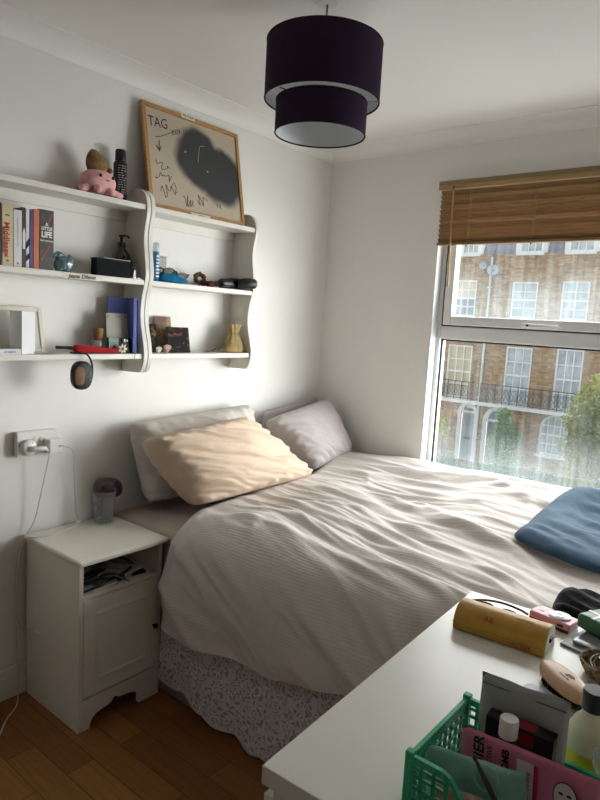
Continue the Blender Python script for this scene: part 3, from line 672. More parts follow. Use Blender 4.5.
# ---- framed picture leaning on the wall
M_oak = pm('oak_frame', (190,142,88), .5, .1, 20, rgb2=(164,116,66), stretch=(1,12,1))
def canvas_mat():
    m = bpy.data.materials.new('sprayed_canvas'); m.use_nodes = True; nt = m.node_tree; b = nt.nodes['Principled BSDF']
    tc = N(nt,'ShaderNodeTexCoord'); mp = N(nt,'ShaderNodeMapping'); mp.inputs['Location'].default_value = (-.075,-.235,0)
    nt.links.new(tc.outputs['Object'], mp.inputs[0])
    n = N(nt,'ShaderNodeTexNoise', Scale=11.0, Detail=5.0); nt.links.new(tc.outputs['Object'], n.inputs['Vector'])
    ad = nt.nodes.new('ShaderNodeVectorMath'); ad.operation = 'MULTIPLY_ADD'; ad.inputs[1].default_value = (.06,.06,0); nt.links.new(n.outputs['Color'], ad.inputs[0]); nt.links.new(mp.outputs[0], ad.inputs[2])
    sp = N(nt,'ShaderNodeSeparateXYZ'); nt.links.new(ad.outputs[0], sp.inputs[0])
    def blob(cx,cy,rx,ry,tilt):
        c,s = math.cos(tilt), math.sin(tilt)
        mm = N(nt,'ShaderNodeMapping'); mm.vector_type = 'TEXTURE'; mm.inputs['Location'].default_value = (cx+.03,cy+.03,0); mm.inputs['Rotation'].default_value = (0,0,tilt); mm.inputs['Scale'].default_value = (rx,ry,1)
        nt.links.new(ad.outputs[0], mm.inputs[0]); l = nt.nodes.new('ShaderNodeVectorMath'); l.operation = 'LENGTH'
        z = nt.nodes.new('ShaderNodeVectorMath'); z.operation = 'MULTIPLY'; z.inputs[1].default_value = (1,1,0); nt.links.new(mm.outputs[0], z.inputs[0]); nt.links.new(z.outputs[0], l.inputs[0]); return l
    l1 = blob(-.055,.012,.125,.125,0); l2 = blob(.050,-.035,.150,.125,-.30)
    mi = nt.nodes.new('ShaderNodeMath'); mi.operation = 'SMOOTH_MIN'; mi.inputs[2].default_value = .2; nt.links.new(l1.outputs['Value'], mi.inputs[0]); nt.links.new(l2.outputs['Value'], mi.inputs[1])
    r = N(nt,'ShaderNodeValToRGB'); e = r.color_ramp.elements; e[0].position = .78; e[0].color = (*lin((52,54,56)),1); e[1].position = 1.12; e[1].color = (*lin((186,172,152)),1)
    r.color_ramp.interpolation = 'EASE'
    mr = N(nt,'ShaderNodeMapRange'); mr.inputs[2].default_value = 1.25; nt.links.new(mi.outputs[0], mr.inputs[0])
    e[0].position = .66; e[1].position = .93
    nt.links.new(mr.outputs[0], r.inputs[0]); nt.links.new(r.outputs[0], b.inputs['Base Color']); b.inputs['Roughness'].default_value = .6
    return m
PW, PH = .525, .415
Mp = basis((0,1,0),(-.072,.004,.40))
t = thing('framed_picture', 'oak-framed board with black spray-paint cloud and handwriting, leaning on the wall above the shelf', 'picture', (.105,-1.02,ZT+.004), None, Mp)
fb = .017
g = G()
for a,b_ in (((-PW/2,0),(-PW/2+fb,PH)),((PW/2-fb,0),(PW/2,PH)),((-PW/2+fb,0),(PW/2-fb,fb)),((-PW/2+fb,PH-fb),(PW/2-fb,PH))): g.box((a[0],a[1],-.016),(b_[0],b_[1],0))
mk('frame', g, M_oak, t, W=False, bev=.001)
mk('board', G().box((-PW/2+fb*.8,fb*.8,-.012),(PW/2-fb*.8,PH-fb*.8,-.006)), canvas_mat(), t, W=False)
M_pen = pm('marker_ink', (52,44,46), .7)
text('handwriting', 'TAG', .058, M_pen, t, (-.188,.345,-.0056), .08, .85, ext=.0002, shear=.1)
text('handwriting', '2009', .030, M_pen, t, (-.100,.330,-.0056), .35, .9, ext=.0002, shear=.2)
def pen(name, pts, r=.0011):
    mk(name, G().tube([(x,y,-.0056) for x,y in pts], r, 5), M_pen, t, W=False)
pen('underline', [(-.205,.285),(-.17,.298),(-.110,.330)], .0014)
pen('arrow', [(-.188,.275),(-.192,.240),(-.205,.252),(-.192,.232),(-.180,.254),(-.191,.240)], .0018)
def squig(x,y,w_,h_,seed,ang=0,n=11):
    r = random.Random(seed); p = []
    for i in range(n):
        u = i/(n-1)*w_; v = h_*(r.random()-.5)*(1.6 if i%2 else -1)
        p.append((x+u*math.cos(ang)-v*math.sin(ang)+r.uniform(-.006,.006), y+u*math.sin(ang)+v*math.cos(ang), 0))
    return [(q.x,q.y) for q in cat(p,6)]
pen('signature', squig(-.222,.185,.075,.030,1,-.35)); pen('signature', squig(-.220,.142,.085,.030,2,-.15)); pen('signature', squig(-.205,.075,.08,.036,5,.12)+[(-.12,.10),(-.13,.12),(-.145,.10),(-.13,.075),(-.115,.085)])
pen('signature', squig(-.085,.064,.055,.040,7,-.1)); pen('signature', squig(-.010,.068,.055,.032,9,.2)); pen('signature', squig(.105,.060,.022,.022,12,.5,7))
mk('tape_label', G().box((-.065,PH-.014,.0),(.005,PH+.008,.0007)), M_tape, t, W=False); text('tape_writing', 'My Crew', .0145, M_txtk, t, (-.03,PH-.003,.0009), 0, 1, ext=.0002)
mk('tape_label', G().box((-.055,-.001,.0),(.05,.011,.0007)), M_tape, t, W=False); text('tape_writing', 'SHADY CORNER'[:0]+'Love  is', .010, M_txtk, t, (0,.005,.0009), 0, 1, ext=.0002)

M_dot = pm('pale_paint_dots', (196,196,190), .6)
g = G()
for x,y in ((-.055,.262),(.062,.205)): g.lathe([(.0038,-.0059),(.0038,-.0054)],(x,y,0),12)
g.tube(cat([(.012,.235,-.0058),(.018,.27,-.0058),(.03,.305,-.0058),(.055,.31,-.0058)],5),.0009,5); mk('paint_marks', g, M_dot, t, W=False)

# ---- left unit, lower shelf
M_cframe = pm('cream_frame', (226,220,202), .4, .04, 10); M_card = pm('white_card', (226,226,228), .6, .03, 20); M_cardw = pm('pale_mount', (206,204,198), .6, .04, 10)
t = panel('photo_frame', 'white photo frame leaning on the wall behind the white carton', 'photo frame', .060,-1.772,ZL,0,0,0,None, lean=.2)
W_, H_ = .175,.160; g = G()
for a,b_ in (((-W_/2,0),(-W_/2+.014,H_)),((W_/2-.014,0),(W_/2,H_)),((-W_/2+.014,0),(W_/2-.014,.014)),((-W_/2+.014,H_-.014),(W_/2-.014,H_))): g.box((a[0],a[1],-.010),(b_[0],b_[1],0))
mk('frame', g, M_cframe, t, W=False, bev=.001); mk('mount', G().box((-W_/2+.01,.01,-.009),(W_/2-.01,H_-.01,-.004)), M_cardw, t, W=False)
t = thing('carton', 'tall plain white carton standing in front of the white frame', 'box', (.10,-1.79,ZL), None, Matrix.Rotation(.42,3,'Z'))
mk('carton_body', G().box((-.024,-.033,0),(.024,.033,.142)), M_card, t, W=False, bev=.0008); mk('lid_flap', G().box((-.0245,-.0335,.1423),(.0245,.0335,.1431)), M_card, t, W=False)
t = thing('small_carton', 'small flat white box with blue lettering at the left end of the lower shelf', 'box', (.10,-1.845,ZL))
mk('carton_body', G().box((.100,-1.90,ZL),(.135,-1.812,ZL+.018)), M_card, t, bev=.0006)
M_blue_ink = pm('blue_ink', (70,76,168), .6); text('lettering', 'cream', .012, M_blue_ink, t, (.0353,-.005,.009), 0, 1.3, M=FX)
t = thing('candle_jar', 'black ribbed jar at the far left end of the lower shelf', 'jar', (.045,-1.885,ZL))
g = G().lathe([(.026,0),(.026,.05)]+[(.026+.0015*(i%2),.05+.004*i) for i in range(1,8)]+[(.02,.082),(0,.082)], (.045,-1.885,ZL), 24); mk('jar', g, M_black, t, smooth=40)
M_paper = pm('paper', (222,220,214), .8, .03, 20)
t = thing('crumpled_receipt', 'crumpled pale paper slip lying between carton and umbrella', 'paper', (.11,-1.69,ZL))
g = G().grid(lambda u,v: (.085+.045*v, -1.755+.115*u, ZL+.002+.006*abs(nz(u*5,v*3))+.003*math.sin(u*6)), 14, 6); mk('sheet', g, M_paper, t, solid=.0006, smooth=30)
M_redf = fabric('red_fabric', (178,34,44), .4, 30)
t = thing('folding_umbrella', 'red folding umbrella with black handle on the lower shelf', 'umbrella', (.105,-1.54,ZL))
mk('folded_canopy', G().tube(cat([(.095,-1.60,ZL+.018),(.100,-1.57,ZL+.016),(.108,-1.50,ZL+.0125),(.118,-1.425,ZL+.0100)],5), [.008,.011,.013,.015,.0155,.0155,.015,.014,.0135,.013,.012,.011,.0105,.010,.0085,.006], 14), M_redf, t, smooth=180)
mk('canopy_fold', G().tube(cat([(.100,-1.60,ZL+.026),(.112,-1.54,ZL+.022),(.122,-1.45,ZL+.013)],5), [.003]*10+[.001], 8), M_redf, t, smooth=180)
mk('handle', G().tube([(.088,-1.662,ZL+.021),(.092,-1.63,ZL+.0205),(.0945,-1.605,ZL+.019)], [.0055,.0055,.0065], 12), M_black, t, smooth=40)
# cork jar
M_cork = pm('cork', (150,106,64), .85, .2, 60, bump=.4); M_frost = pm('frosted_jar', (178,176,170), .3, .05, 10)
t = thing('cork_jar', 'small glass jar with tall cork stopper behind the umbrella', 'jar', (.06,-1.475,ZL))
mk('jar', G().lathe([(.018,0),(.020,.003),(.020,.040),(.017,.046)], (.06,-1.475,ZL), 20), M_frost, t, smooth=40); mk('cork_stopper', G().lathe([(.0165,.046),(.0178,.060),(.0182,.092),(0,.092)], (.06,-1.475,ZL), 20), M_cork, t, smooth=40)
M_grey_card = pm('grey_card', (168,164,154), .7, .05, 12)
t = panel('greeting_card', 'pale grey card standing behind the phone case', 'card', .088,-1.405,ZL,0,0,0,None, lean=.10, yaw=-.06)
mk('card_sheet', G().box((-.046,0,-.002),(.046,.152,0)), M_grey_card, t, W=False, bev=.0005)
mk('corner_print', G().lathe([(.003,0),(.003,.0005)],(-.038,.140,0),10).lathe([(.003,0),(.003,.0005)],(.038,.140,0),10), M_txtk, t, W=False); text('lettering', 'MOONFISH'[:0]+'~ ~ ~', .010, M_txtk, t, (0,.140,.0005)); text('lettering','· · ·',.010,M_txtgrey,t,(0,.07,.0005))
M_bluec = pm('blue_cloth_cover', (104,122,196), .6, .06, 40)
t = panel('ring_binder', 'tall blue notebook on the lower shelf beside the divider', 'notebook', .060,-1.366,ZL,0,0,0,None, lean=.02, yaw=-.30)
mk('cover', G().box((-.060,0,-.004),(.036,.213,0)).box((.022,0,-.004),(.036,.213,.058)), M_bluec, t, W=False, bev=.003)
mk('pages', G().box((-.055,.004,-.014),(.020,.209,-.0045)), M_pages, t, W=False)
mk('ribbon', G().tube([(.025,.004,.059),(.024,-.002,.082),(.020,-.02,.084)], .0012, 5), M_blue_ink, t, W=False)
t = panel('maroon_book', 'maroon book between the blue notebook and the divider', 'book', .100,-1.3205,ZL,0,0,0,None)
mk('cover', G().box((-.0085,0,-.09),(.0085,.205,0)), c_dred, t, W=False, bev=.001); mk('pages', G().box((-.006,.2052,-.088),(.006,.2058,-.003)), M_pages, t, W=False)
M_tagc = pm('grey_tag', (158,152,146), .7)
t = panel('folded_leaflet', 'grey folded leaflet leaning against the blue notebook', 'leaflet', .108,-1.353,ZL,0,0,0,None, lean=.12, yaw=-.2)
mk('leaflet_sheet', G().prism([(-.008,0),(.020,0),(.018,.125),(-.002,.130)],-.001,.0), M_tagc, t, W=False)
t = panel('phone_case', 'small black phone case with two round holes, behind the white flower', 'phone case', .112,-1.371,ZL,0,0,0,None, lean=.18)
g = G().box((-.028,0,-.006),(.028,.060,0)); mk('case_shell', g, M_rubber, t, W=False, bev=.004, seg=3)
for x in (-.012,.0): mk('lens_ring', G().lathe([(.0045,0),(.0045,.001),(.0028,.001)],(x-.002,.050,0),14,caps=False), M_steel, t, W=False)
M_greenp = pm('green_pack', (24,110,62), .4, .1, 20)
t = panel('gum_packet', 'small green and black packet beside the phone case', 'packet', .106,-1.434,ZL,0,0,0,None, lean=.12)
mk('packet_body', G().box((-.022,0,-.008),(.022,.060,0)), M_black, t, W=False, bev=.001); mk('green_label', G().box((-.022,.042,0),(.008,.060,.0006)), M_greenp, t, W=False)
M_petal = pm('white_petals', (230,216,200), .6, .1, 20); M_brass = pm('brass', (150,120,70), .35, .1, metal=1)
t = thing('flower_clip', 'white flower ornament standing at the shelf front', 'ornament', (.126,-1.412,ZL))
for k in range(7):
    a = 2*math.pi*k/7; c = Vector((.126,-1.412+.012*math.cos(a),ZL+.0185+.012*math.sin(a)))
    Mx = Matrix.Rotation(a,3,'X'); mk('petal', G().ell(c,(.0035,.0088,.0048),10,8,M=Mx), M_petal, t, smooth=180)
mk('flower_centre', G().ell((.131,-1.412,ZL+.0185),(.003,.005,.005),10,6), M_brass, t, smooth=180)
# speaker hanging on strap
M_tanp = pm('tan_grille', (120,84,50), .7, .2, 120, bump=.3); M_strap = pm('purple_strap', (52,42,74), .8); M_btn = pm('olive_button', (92,100,60), .5)
SPC = Vector((.155,-1.603,1.211))
t = thing('portable_speaker', 'black oval bluetooth speaker with tan grille hanging from the lower shelf by a strap', 'speaker', SPC)
def sq(v): return Vector((v.x, v.y, v.z))
def slab(cy,cz,ry,rz,x0,x1,n=40,p=2.5,k=.006):
    g = G(); prof = [(x0,.86),(x0+k*.3,.95),(x0+k,1),(x1-k,1),(x1-k*.3,.95),(x1,.86)]; vs = []; fs = []
    for x,s in prof:
        for j in range(n):
            a = 2*math.pi*j/n; c, q = math.cos(a), math.sin(a)
            vs.append((x, cy+ry*s*abs(c)**(2/p)*(1 if c>0 else -1), cz+rz*s*abs(q)**(2/p)*(1 if q>0 else -1)))
    for i in range(len(prof)-1):
        for j in range(n): fs.append((i*n+j,i*n+(j+1)%n,(i+1)*n+(j+1)%n,(i+1)*n+j))
    fs += [tuple(range(n)), tuple(range((len(prof)-1)*n,len(prof)*n))]; return g.add(vs,fs)
mk('body', slab(SPC.y,SPC.z,.038,.051,.140,.172,k=.01), M_rubber, t, smooth=50)
mk('grille', slab(SPC.y-.015,SPC.z-.001,.021,.033,.170,.1745,k=.003,p=3), M_tanp, t, smooth=50)
for z in (.006,-.014): mk('button', G().lathe([(.004,0),(.004,.002)],(.1725,SPC.y+.024,SPC.z+z),10,Matrix.Rotation(math.pi/2,3,'Y')), M_btn, t)
g = G().tube(cat([(.160,SPC.y+.030,SPC.z-.035),(.166,SPC.y+.037,SPC.z),(.163,SPC.y+.036,SPC.z+.045),(.156,SPC.y+.022,SPC.z+.074),(.142,SPC.y+.004,ZL+.004),(.125,SPC.y-.006,ZL+.0035),(.100,SPC.y-.010,ZL+.003)],6), .0035, 8); mk('strap', g, M_strap, t, smooth=180)

# ---- right unit, middle shelf
M_bluel = pm('blue_liquid', (60,130,176), .2, .2, 20, rgb2=(40,100,150)); M_lblp = pm('pale_blue_label', (196,214,222), .5)
t = thing('toner_tube', 'tall clear tube with blue label on the middle shelf beside the divider', 'bottle', (.105,-1.252,ZM))
mk('tube_body', G().lathe([(.012,0),(.0145,.003),(.0145,.115)],(.105,-1.252,ZM),20), M_bluel, t, smooth=40); mk('cap', G().lathe([(.0125,.1152),(.0125,.150),(0,.150)],(.105,-1.252,ZM),18), clearmat('clear_cap',(225,235,240),.35), t, smooth=40)
g = G()
for i in range(7): g.obox((.1197,-1.252,ZM+.02+i*.013),(.0006,.015,.006))
mk('label_print', g, M_lblp, t)
t = thing('clear_box', 'small clear plastic box behind the blue cloth case', 'box', (.055,-1.195,ZM))
g = G(); g.box((.04,-1.222,ZM),(.075,-1.174,ZM+.10)); mk('box_walls', g, clearmat('clear_box_plastic',(225,225,222),.25), t); mk('lid', G().box((.039,-1.223,ZM+.1002),(.076,-1.173,ZM+.106)), clearmat('clear_box_plastic'), t)
M_cyan = fabric('blue_cloth_case', (22,118,160), .5, 25, (16,92,134))
t = thing('blue_cloth_pouch', 'bright blue soft pouch lying under the sunglasses', 'pouch', (.085,-1.145,ZM))
def pf(v):
    k = 1+.12*noise.noise(v*30+Vector((3,1,2))); v = v*k; v.z = max(v.z,-.012); 
    v.z *= (1-.5*sstep(.0,.075,v.y)); return v
mk('pouch_body', G().ell((.085,-1.150,ZM+.0125),(.034,.078,.040),30,16,fn=pf), M_cyan, t, smooth=180)
M_tort = pm('dark_tortoise', (38,26,22), .2, .4, 40, rgb2=(12,10,10))
t = thing('sunglasses', 'black-framed sunglasses resting on the blue pouch', 'sunglasses', (.10,-1.14,ZM+.04))
lensm = pm('dark_lens', (30,34,40), .1, .1, coat=.5)
for s,cy in ((0,-1.190),(1,-1.118)):
    pts = [(.112-.012*math.cos(a)*0+.004*math.sin(a), cy+.028*math.cos(a), ZM+.043-.010*s+.011*math.sin(a)+(.004 if s==0 else 0)) for a in [2*math.pi*i/18 for i in range(18)]]
    mk('rim', G().tube(pts, .0024, 7, closed=True), M_tort, t, smooth=180)
    o = G(); o.add(pts, [tuple(range(18))]); mk('lens', o, lensm, t)
mk('bridge', G().tube([(.112,-1.163,ZM+.049),(.114,-1.154,ZM+.048),(.112,-1.145,ZM+.041)], .0022, 6), M_tort, t)
mk('temple_arm', G().tube(cat([(.112,-1.216,ZM+.050),(.085,-1.222,ZM+.058),(.055,-1.215,ZM+.040)],5), .0026, 6), M_tort, t, smooth=180)
mk('temple_arm', G().tube(cat([(.112,-1.090,ZM+.036),(.100,-1.074,ZM+.042),(.085,-1.078,ZM+.030),(.07,-1.09,ZM+.024)],5), .0032, 6), M_tort, t, smooth=180)
# hair scrunchies
M_scr = [fabric('dark_floral_scrunchie', (70,56,48), .6, 60, (120,96,60)), fabric('black_scrunchie', (22,20,24), .6, 40), fabric('wine_scrunchie', (84,36,40), .6, 40)]
def scrunchie(c, R, r, M, mat, label, seed):
    t = thing('hair_scrunchie', label, 'hair scrunchie', c, 'hair scrunchies on the middle shelf')
    pts = []; rr = []
    for i in range(40):
        a = 2*math.pi*i/40; p = M@Vector((R*math.cos(a),R*math.sin(a),.002*math.sin(a*7+seed))); pts.append(Vector(c)+p); rr.append(r*(.85+.3*math.sin(a*11+seed)*math.sin(a*5)))
    mk('ruffle', G().tube(pts, rr, 10, closed=True), mat, t, smooth=180)
scrunchie((.080,-.995,ZM+.033),.020,.011,Matrix.Rotation(1.2,3,'Y')@Matrix.Rotation(.3,3,'X'),M_scr[0],'patterned brown scrunchie standing highest in the pile',1)
scrunchie((.105,-.975,ZM+.0145),.021,.011,Matrix.Rotation(.1,3,'Y'),M_scr[2],'wine-red scrunchie lying at the front of the pile',2)
scrunchie((.085,-.925,ZM+.015),.020,.010,Matrix.Rotation(.15,3,'X'),M_scr[1],'black scrunchie lying between the pile and the black pouch',3)
M_leath = pm('black_leather', (20,21,23), .4, .2, 30, bump=.3)
t = thing('glasses_case', 'black rounded glasses pouch poking out past the right end of the middle shelf', 'glasses case', (.10,-.80,ZM))
def pc(v): v.z = max(v.z,-.020); return v
mk('case_body', G().tube(cat([(.095,-.895,ZM+.018),(.096,-.885,ZM+.021),(.10,-.82,ZM+.0265),(.105,-.775,ZM+.0275),(.108,-.752,ZM+.027)],5), [.004,.010,.014,.017,.019]+[.022]*4+[.0235]*5+[.025]*4+[.026,.025,.022], 18), M_leath, t, smooth=180)
mk('end_cap', G().tube([(.128,-.815,ZM+.026),(.142,-.790,ZM+.028),(.156,-.765,ZM+.030),(.158,-.738,ZM+.031)], [.020,.0245,.0245,.022], 18), M_leath, t, smooth=60)
mk('strap', G().tube(cat([(.120,-.91,ZM+.006),(.126,-.88,ZM+.010),(.124,-.85,ZM+.007)],4),.0035,6), M_black, t, smooth=180)

# ---- right unit, lower shelf: postcards, shells, organza bag, leaves
def art(name, c1, c2, c3, sc, seed):
    m = bpy.data.materials.new(name); m.use_nodes = True; nt = m.node_tree; b = nt.nodes['Principled BSDF']
    tc = N(nt,'ShaderNodeTexCoord'); mp = N(nt,'ShaderNodeMapping'); mp.inputs['Location'].default_value = (seed,seed*2,0); n = N(nt,'ShaderNodeTexNoise', Scale=sc, Detail=5.0, Distortion=1.0)
    r = N(nt,'ShaderNodeValToRGB'); e = r.color_ramp.elements; e[0].position = .35; e[0].color = (*lin(c1),1); e[1].position = .75; e[1].color = (*lin(c3),1); k = e.new(.56); k.color = (*lin(c2),1)
    nt.links.new(tc.outputs['Object'], mp.inputs[0]); nt.links.new(mp.outputs[0], n.inputs['Vector']); nt.links.new(n.outputs['Fac'], r.inputs[0]); nt.links.new(r.outputs[0], b.inputs['Base Color']); b.inputs['Roughness'].default_value = .7; b.inputs['Specular IOR Level'].default_value = .2; return m
def postcard(label, y, w_, h_, x, lean, mat, tilt=0, x2=0):
    t = panel('postcard', label, 'postcard', x, y, ZL, 0,0,0,None, lean=lean, group='postcards propped on the lower shelf')
    M = Matrix.Rotation(tilt,3,'Z')
    g = G().box((-w_/2,0,-.004),(w_/2,h_,0)); g.v = [M@Vector(v) for v in g.v]
    mk('print', g, mat, t, W=False, bev=.0006); g = G().box((-w_/2+.004,.004,0),(w_/2-.004,h_-.004,.0003)); return t
postcard('left dark postcard with a golden still life, half hidden by the divider', -1.232,.085,.118,.060,.2, art('golden_still_life',(14,12,12),(34,27,20),(150,118,70),22,3))
postcard('tallest postcard with a pale yellow arch, behind the other two', -1.140,.086,.150,.040,.16, art('pale_arch_print',(110,90,80),(150,124,96),(204,182,116),14,6))
t = postcard('front dark postcard with orange and brown figures', -1.103,.118,.108,.092,.18, art('dark_figures_print',(14,12,14),(22,17,18),(160,92,60),34,11))
M_shell = pm('pink_shell', (206,178,170), .5, .1, 30, bump=.3); M_shellw = pm('white_shell', (226,222,214), .5, .08, 30, bump=.3)
def shell(c, r, mat, label):
    t = thing('seashell', label, 'seashell', (c[0],c[1],ZL), 'seashells on the lower shelf')
    g = G()
    def f(u,v):
        a = -1.35+2.7*u; rr = r*2*v; rib = 1+.05*math.cos(a*16)
        return (c[0]+r*.45*math.sin(math.pi*min(1,v*.9))*(.9+.1*math.cos(a*16)), c[1]+rr*rib*math.sin(a)*.62, ZL+.001+rr*rib*(.62+.38*math.cos(a))-(0))
    g.grid(f, 30, 10); mk('shell_valve', g, mat, t, smooth=60, solid=.0015)
    mk('shell_back', G().ell((c[0]-.002,c[1],ZL+r*.92),(r*.22,r*.9,r*.9),16,10), mat, t, smooth=180)
shell((.122,-1.238,ZL), .013, M_shellw, 'small white seashell beside the divider'); shell((.122,-1.196,ZL), .017, M_shell, 'pink seashell in front of the postcards')
M_org = pm('gold_organza', (196,168,104), .6, .2, 40, alpha=.5, sheen=.3, bump=.5, bscale=50)
t = thing('organza_bag', 'gathered gold organza gift bag at the right end of the lower shelf', 'bag', (.085,-.785,ZL))
def og(v):
    k = (v.z+1)/2; return v
def bagf(u,v):
    a = 2*math.pi*u; z = v; 
    if z < .66: r = .060*(.86+.14*sstep(0,.12,z))*(1-.66*(z/.66)**1.6)
    else: r = .019+.013*((z-.66)/.34)
    r *= 1+.10*math.sin(a*9+z*4)*sstep(.1,.7,z)+.06*nz(math.cos(a)*3,math.sin(a)*3,z*4)
    return (.085+r*.62*math.cos(a), -.785+r*1.15*math.sin(a)+.006*z, ZL+.001+.128*z)
g = G().grid(bagf, 56, 24); mk('bag_cloth', g, M_org, t, smooth=180, solid=.0008)
mk('drawstring', G().tube([(.085+.015*math.cos(a),-.781+.026*math.sin(a),ZL+.086) for a in [2*math.pi*i/16 for i in range(16)]], .0018, 6, closed=True), M_brass, t)
g = G(); r = random.Random(3)
mats_peb = [pm('dark_pebbles', (64,70,66), .5, .3, 60, rgb2=(120,110,90))]
for i in range(12): g.ell((.085+r.uniform(-.018,.018),-.785+r.uniform(-.038,.038),ZL+.014+r.uniform(0,.03)),(.009,.012,.009),8,6)
tag(mk('potpourri', g, mats_peb[0], t, smooth=180), None, None, None, 'stuff')
t = thing('dried_leaves', 'dried dark sprig lying beside the gold bag', 'dried sprig', (.105,-.90,ZL))
M_leafd = pm('dried_leaf', (62,66,60), .7, .3, 60, rgb2=(120,104,70)); 
mk('stem', G().tube(cat([(.11,-.985,ZL+.004),(.11,-.93,ZL+.006),(.10,-.86,ZL+.012)],5), .0022, 6), M_leafd, t)
for i,(y,z,l,a,b_) in enumerate(((-.975,.006,.022,0,0),(-.95,.006,.022,.5,.2),(-.93,.010,.024,-.5,.4),(-.905,.010,.026,.6,.5),(-.885,.018,.026,-.4,.8),(-.870,.02,.026,.2,1.0),(-.862,.032,.024,.1,1.2))):
    d = Vector((math.sin(a)*.5,math.cos(a),b_*.8)).normalized(); p = Vector((.11,y,ZL+z+.003)); q = d.cross(Vector((1,0,0))).normalized(); s_ = Vector((1,0,0))
    g = G().add([p, p+d*l*.5+s_*l*.3+q*.002, p+d*l, p+d*l*.5-s_*l*.3+q*.002], [(0,1,2,3)]); mk('leaf', g, M_leafd, t, solid=.0008)
    
# ================================================================== PENDANT LAMP
M_shade = pm('aubergine_fabric', (46,30,54), .85, .12, 120, bump=.15, bscale=300, spec=.2); M_lining = pm('white_shade_lining', (222,224,226), .5, .02, 10)
LX, LY, R1, Rb = .950, -1.317, .170, .135
t = thing('pendant_lamp', 'dark purple two-tier drum lampshade hanging from the ceiling', 'ceiling lamp', (LX,LY,2.0))
def drum(name, r, z0, z1):
    o = mk(name, G().lathe([(r,z0),(r,z1)], (LX,LY,0), 72, caps=False), M_shade, t, smooth=180)
    i = mk('lining', G().lathe([(r-.003,z0+.001),(r-.003,z1-.001)], (LX,LY,0), 72, caps=False), M_lining, o, smooth=180)
    g = G()
    for z in (z0,z1): g.tube([(LX+(r-.0015)*math.cos(a),LY+(r-.0015)*math.sin(a),z) for a in [2*math.pi*k/72 for k in range(72)]], .0026, 6, closed=True)
    mk('rim', g, M_shade, o, smooth=180)
    g = G()
    g.tube([(LX+(r-.0045)*math.cos(-2.2),LY+(r-.0045)*math.sin(-2.2),z0+.003),(LX+(r-.0045)*math.cos(-2.2),LY+(r-.0045)*math.sin(-2.2),z1-.003)], .0012, 4); mk('seam', g, M_lining, o)
drum('upper_drum_shade', R1, 2.092, 2.253); drum('lower_drum_shade', Rb, 1.998, 2.090)
g = G()
for k in range(3):
    a = 2*math.pi*k/3+.4
    g.tube([(LX+.022*math.cos(a),LY+.022*math.sin(a),2.235),(LX+.1*math.cos(a),LY+.1*math.sin(a),2.237),(LX+(R1-.003)*math.cos(a),LY+(R1-.003)*math.sin(a),2.248)], .002, 6)
    g.tube([(LX+(Rb-.004)*math.cos(a),LY+(Rb-.004)*math.sin(a),2.087),(LX+(R1-.004)*math.cos(a),LY+(R1-.004)*math.sin(a),2.087)], .002, 6)
g.tube([(LX+.022*math.cos(q),LY+.022*math.sin(q),2.235) for q in [2*math.pi*i/20 for i in range(20)]], .002, 6, closed=True)
mk('shade_carrier', g, M_steel, t)
mk('flex', G().tube([(LX,LY,CZ-.004),(LX,LY,2.26)], .0028, 8), pm('brown_flex', (120,92,70), .6), t)
mk('ceiling_rose', G().lathe([(.030,CZ-.0005),(.030,CZ-.003),(.010,CZ-.005),(0,CZ-.005)], (LX,LY,0), 28), M_whitep, t, smooth=40)
mk('lamp_holder', G().lathe([(.008,2.262),(.018,2.255),(.018,2.205),(.014,2.20)], (LX,LY,0), 20), M_whitep, t, smooth=40)

# ================================================================== WALL SOCKET AND CABLES
SKX = .0005
t = thing('wall_socket', 'white double wall socket with two plugs, above the bedside cabinet', 'socket', (SKX,-1.698,.955), None, FX)
mk('back_box', G().box((-.074,-.044,0),(.074,.044,.026)), M_whitep, t, W=False, bev=.002)
mk('face_plate', G().box((-.076,-.046,.0262),(.076,.046,.032)), M_whitep, t, W=False, bev=.002)
for x in (-.012,.013):
    mk('rocker_switch', G().box((x-.006,.006,.032),(x+.006,.026,.036)), M_whitep, t, W=False, bev=.0012)
M_slot = pm('dark_grey_plastic', (60,58,54), .6)  # one dark grey plastic for the screw holes, pin cover and screw cap
mk('screw_hole', G().lathe([(.003,.0),(.003,.001)],(-.068,-.0,.032),10).lathe([(.003,.0),(.003,.001)],(.068,-.0,.032),10), M_slot, t, W=False)
XF = SKX+.0325
t = thing('plug', 'round white plug in the left socket', 'plug', (XF,-1.738,.945), 'plugs in the wall socket', FX)
mk('plug_body', G().lathe([(.028,0),(.030,.004),(.028,.016),(.018,.022)],(0,0,0),24), M_whitep, t, W=False, smooth=50)
mk('pin_cover', G().lathe([(.003,0),(.003,.001)],(.008,.018,.020),10), M_slot, t, W=False)
mk('cord_grip', G().tube(cat([(.0,-.002,.022),(.012,-.002,.034),(.032,-.002,.040),(.052,-.006,.036),(.060,-.018,.030)],5),[.010]*5+[.009]*5+[.008]*5+[.005]*5+[.004],10), M_whitep, t, W=False, smooth=180)
t = thing('usb_charger', 'square white charger block in the right socket', 'charger', (XF,-1.650,.945), 'plugs in the wall socket', FX)
mk('charger_block', G().box((-.024,-.026,0),(.024,.026,.040)), M_whitep, t, W=False, bev=.003); mk('pin_base', G().box((-.026,-.028,-.0),(.026,.030,.004)), M_whitep, t, W=False, bev=.001)
M_cab = pm('white_cable', (214,210,202), .5)
g = G().tube(cat([(.073,-1.676,.918),(.070,-1.678,.90),(.055,-1.684,.83),(.042,-1.697,.74),(.030,-1.712,.66),(.014,-1.762,.56),(.012,-1.772,.42),(.012,-1.770,.30),(.020,-1.768,.15),(.03,-1.770,.06),(.08,-1.80,.006),(.14,-1.87,.004),(.24,-1.95,.004)],8), .0022, 8)
tag(mk('power_cable', g, M_cab, smooth=180), 'long white cable hanging from the plug down past the cabinet to the floor', 'cable')
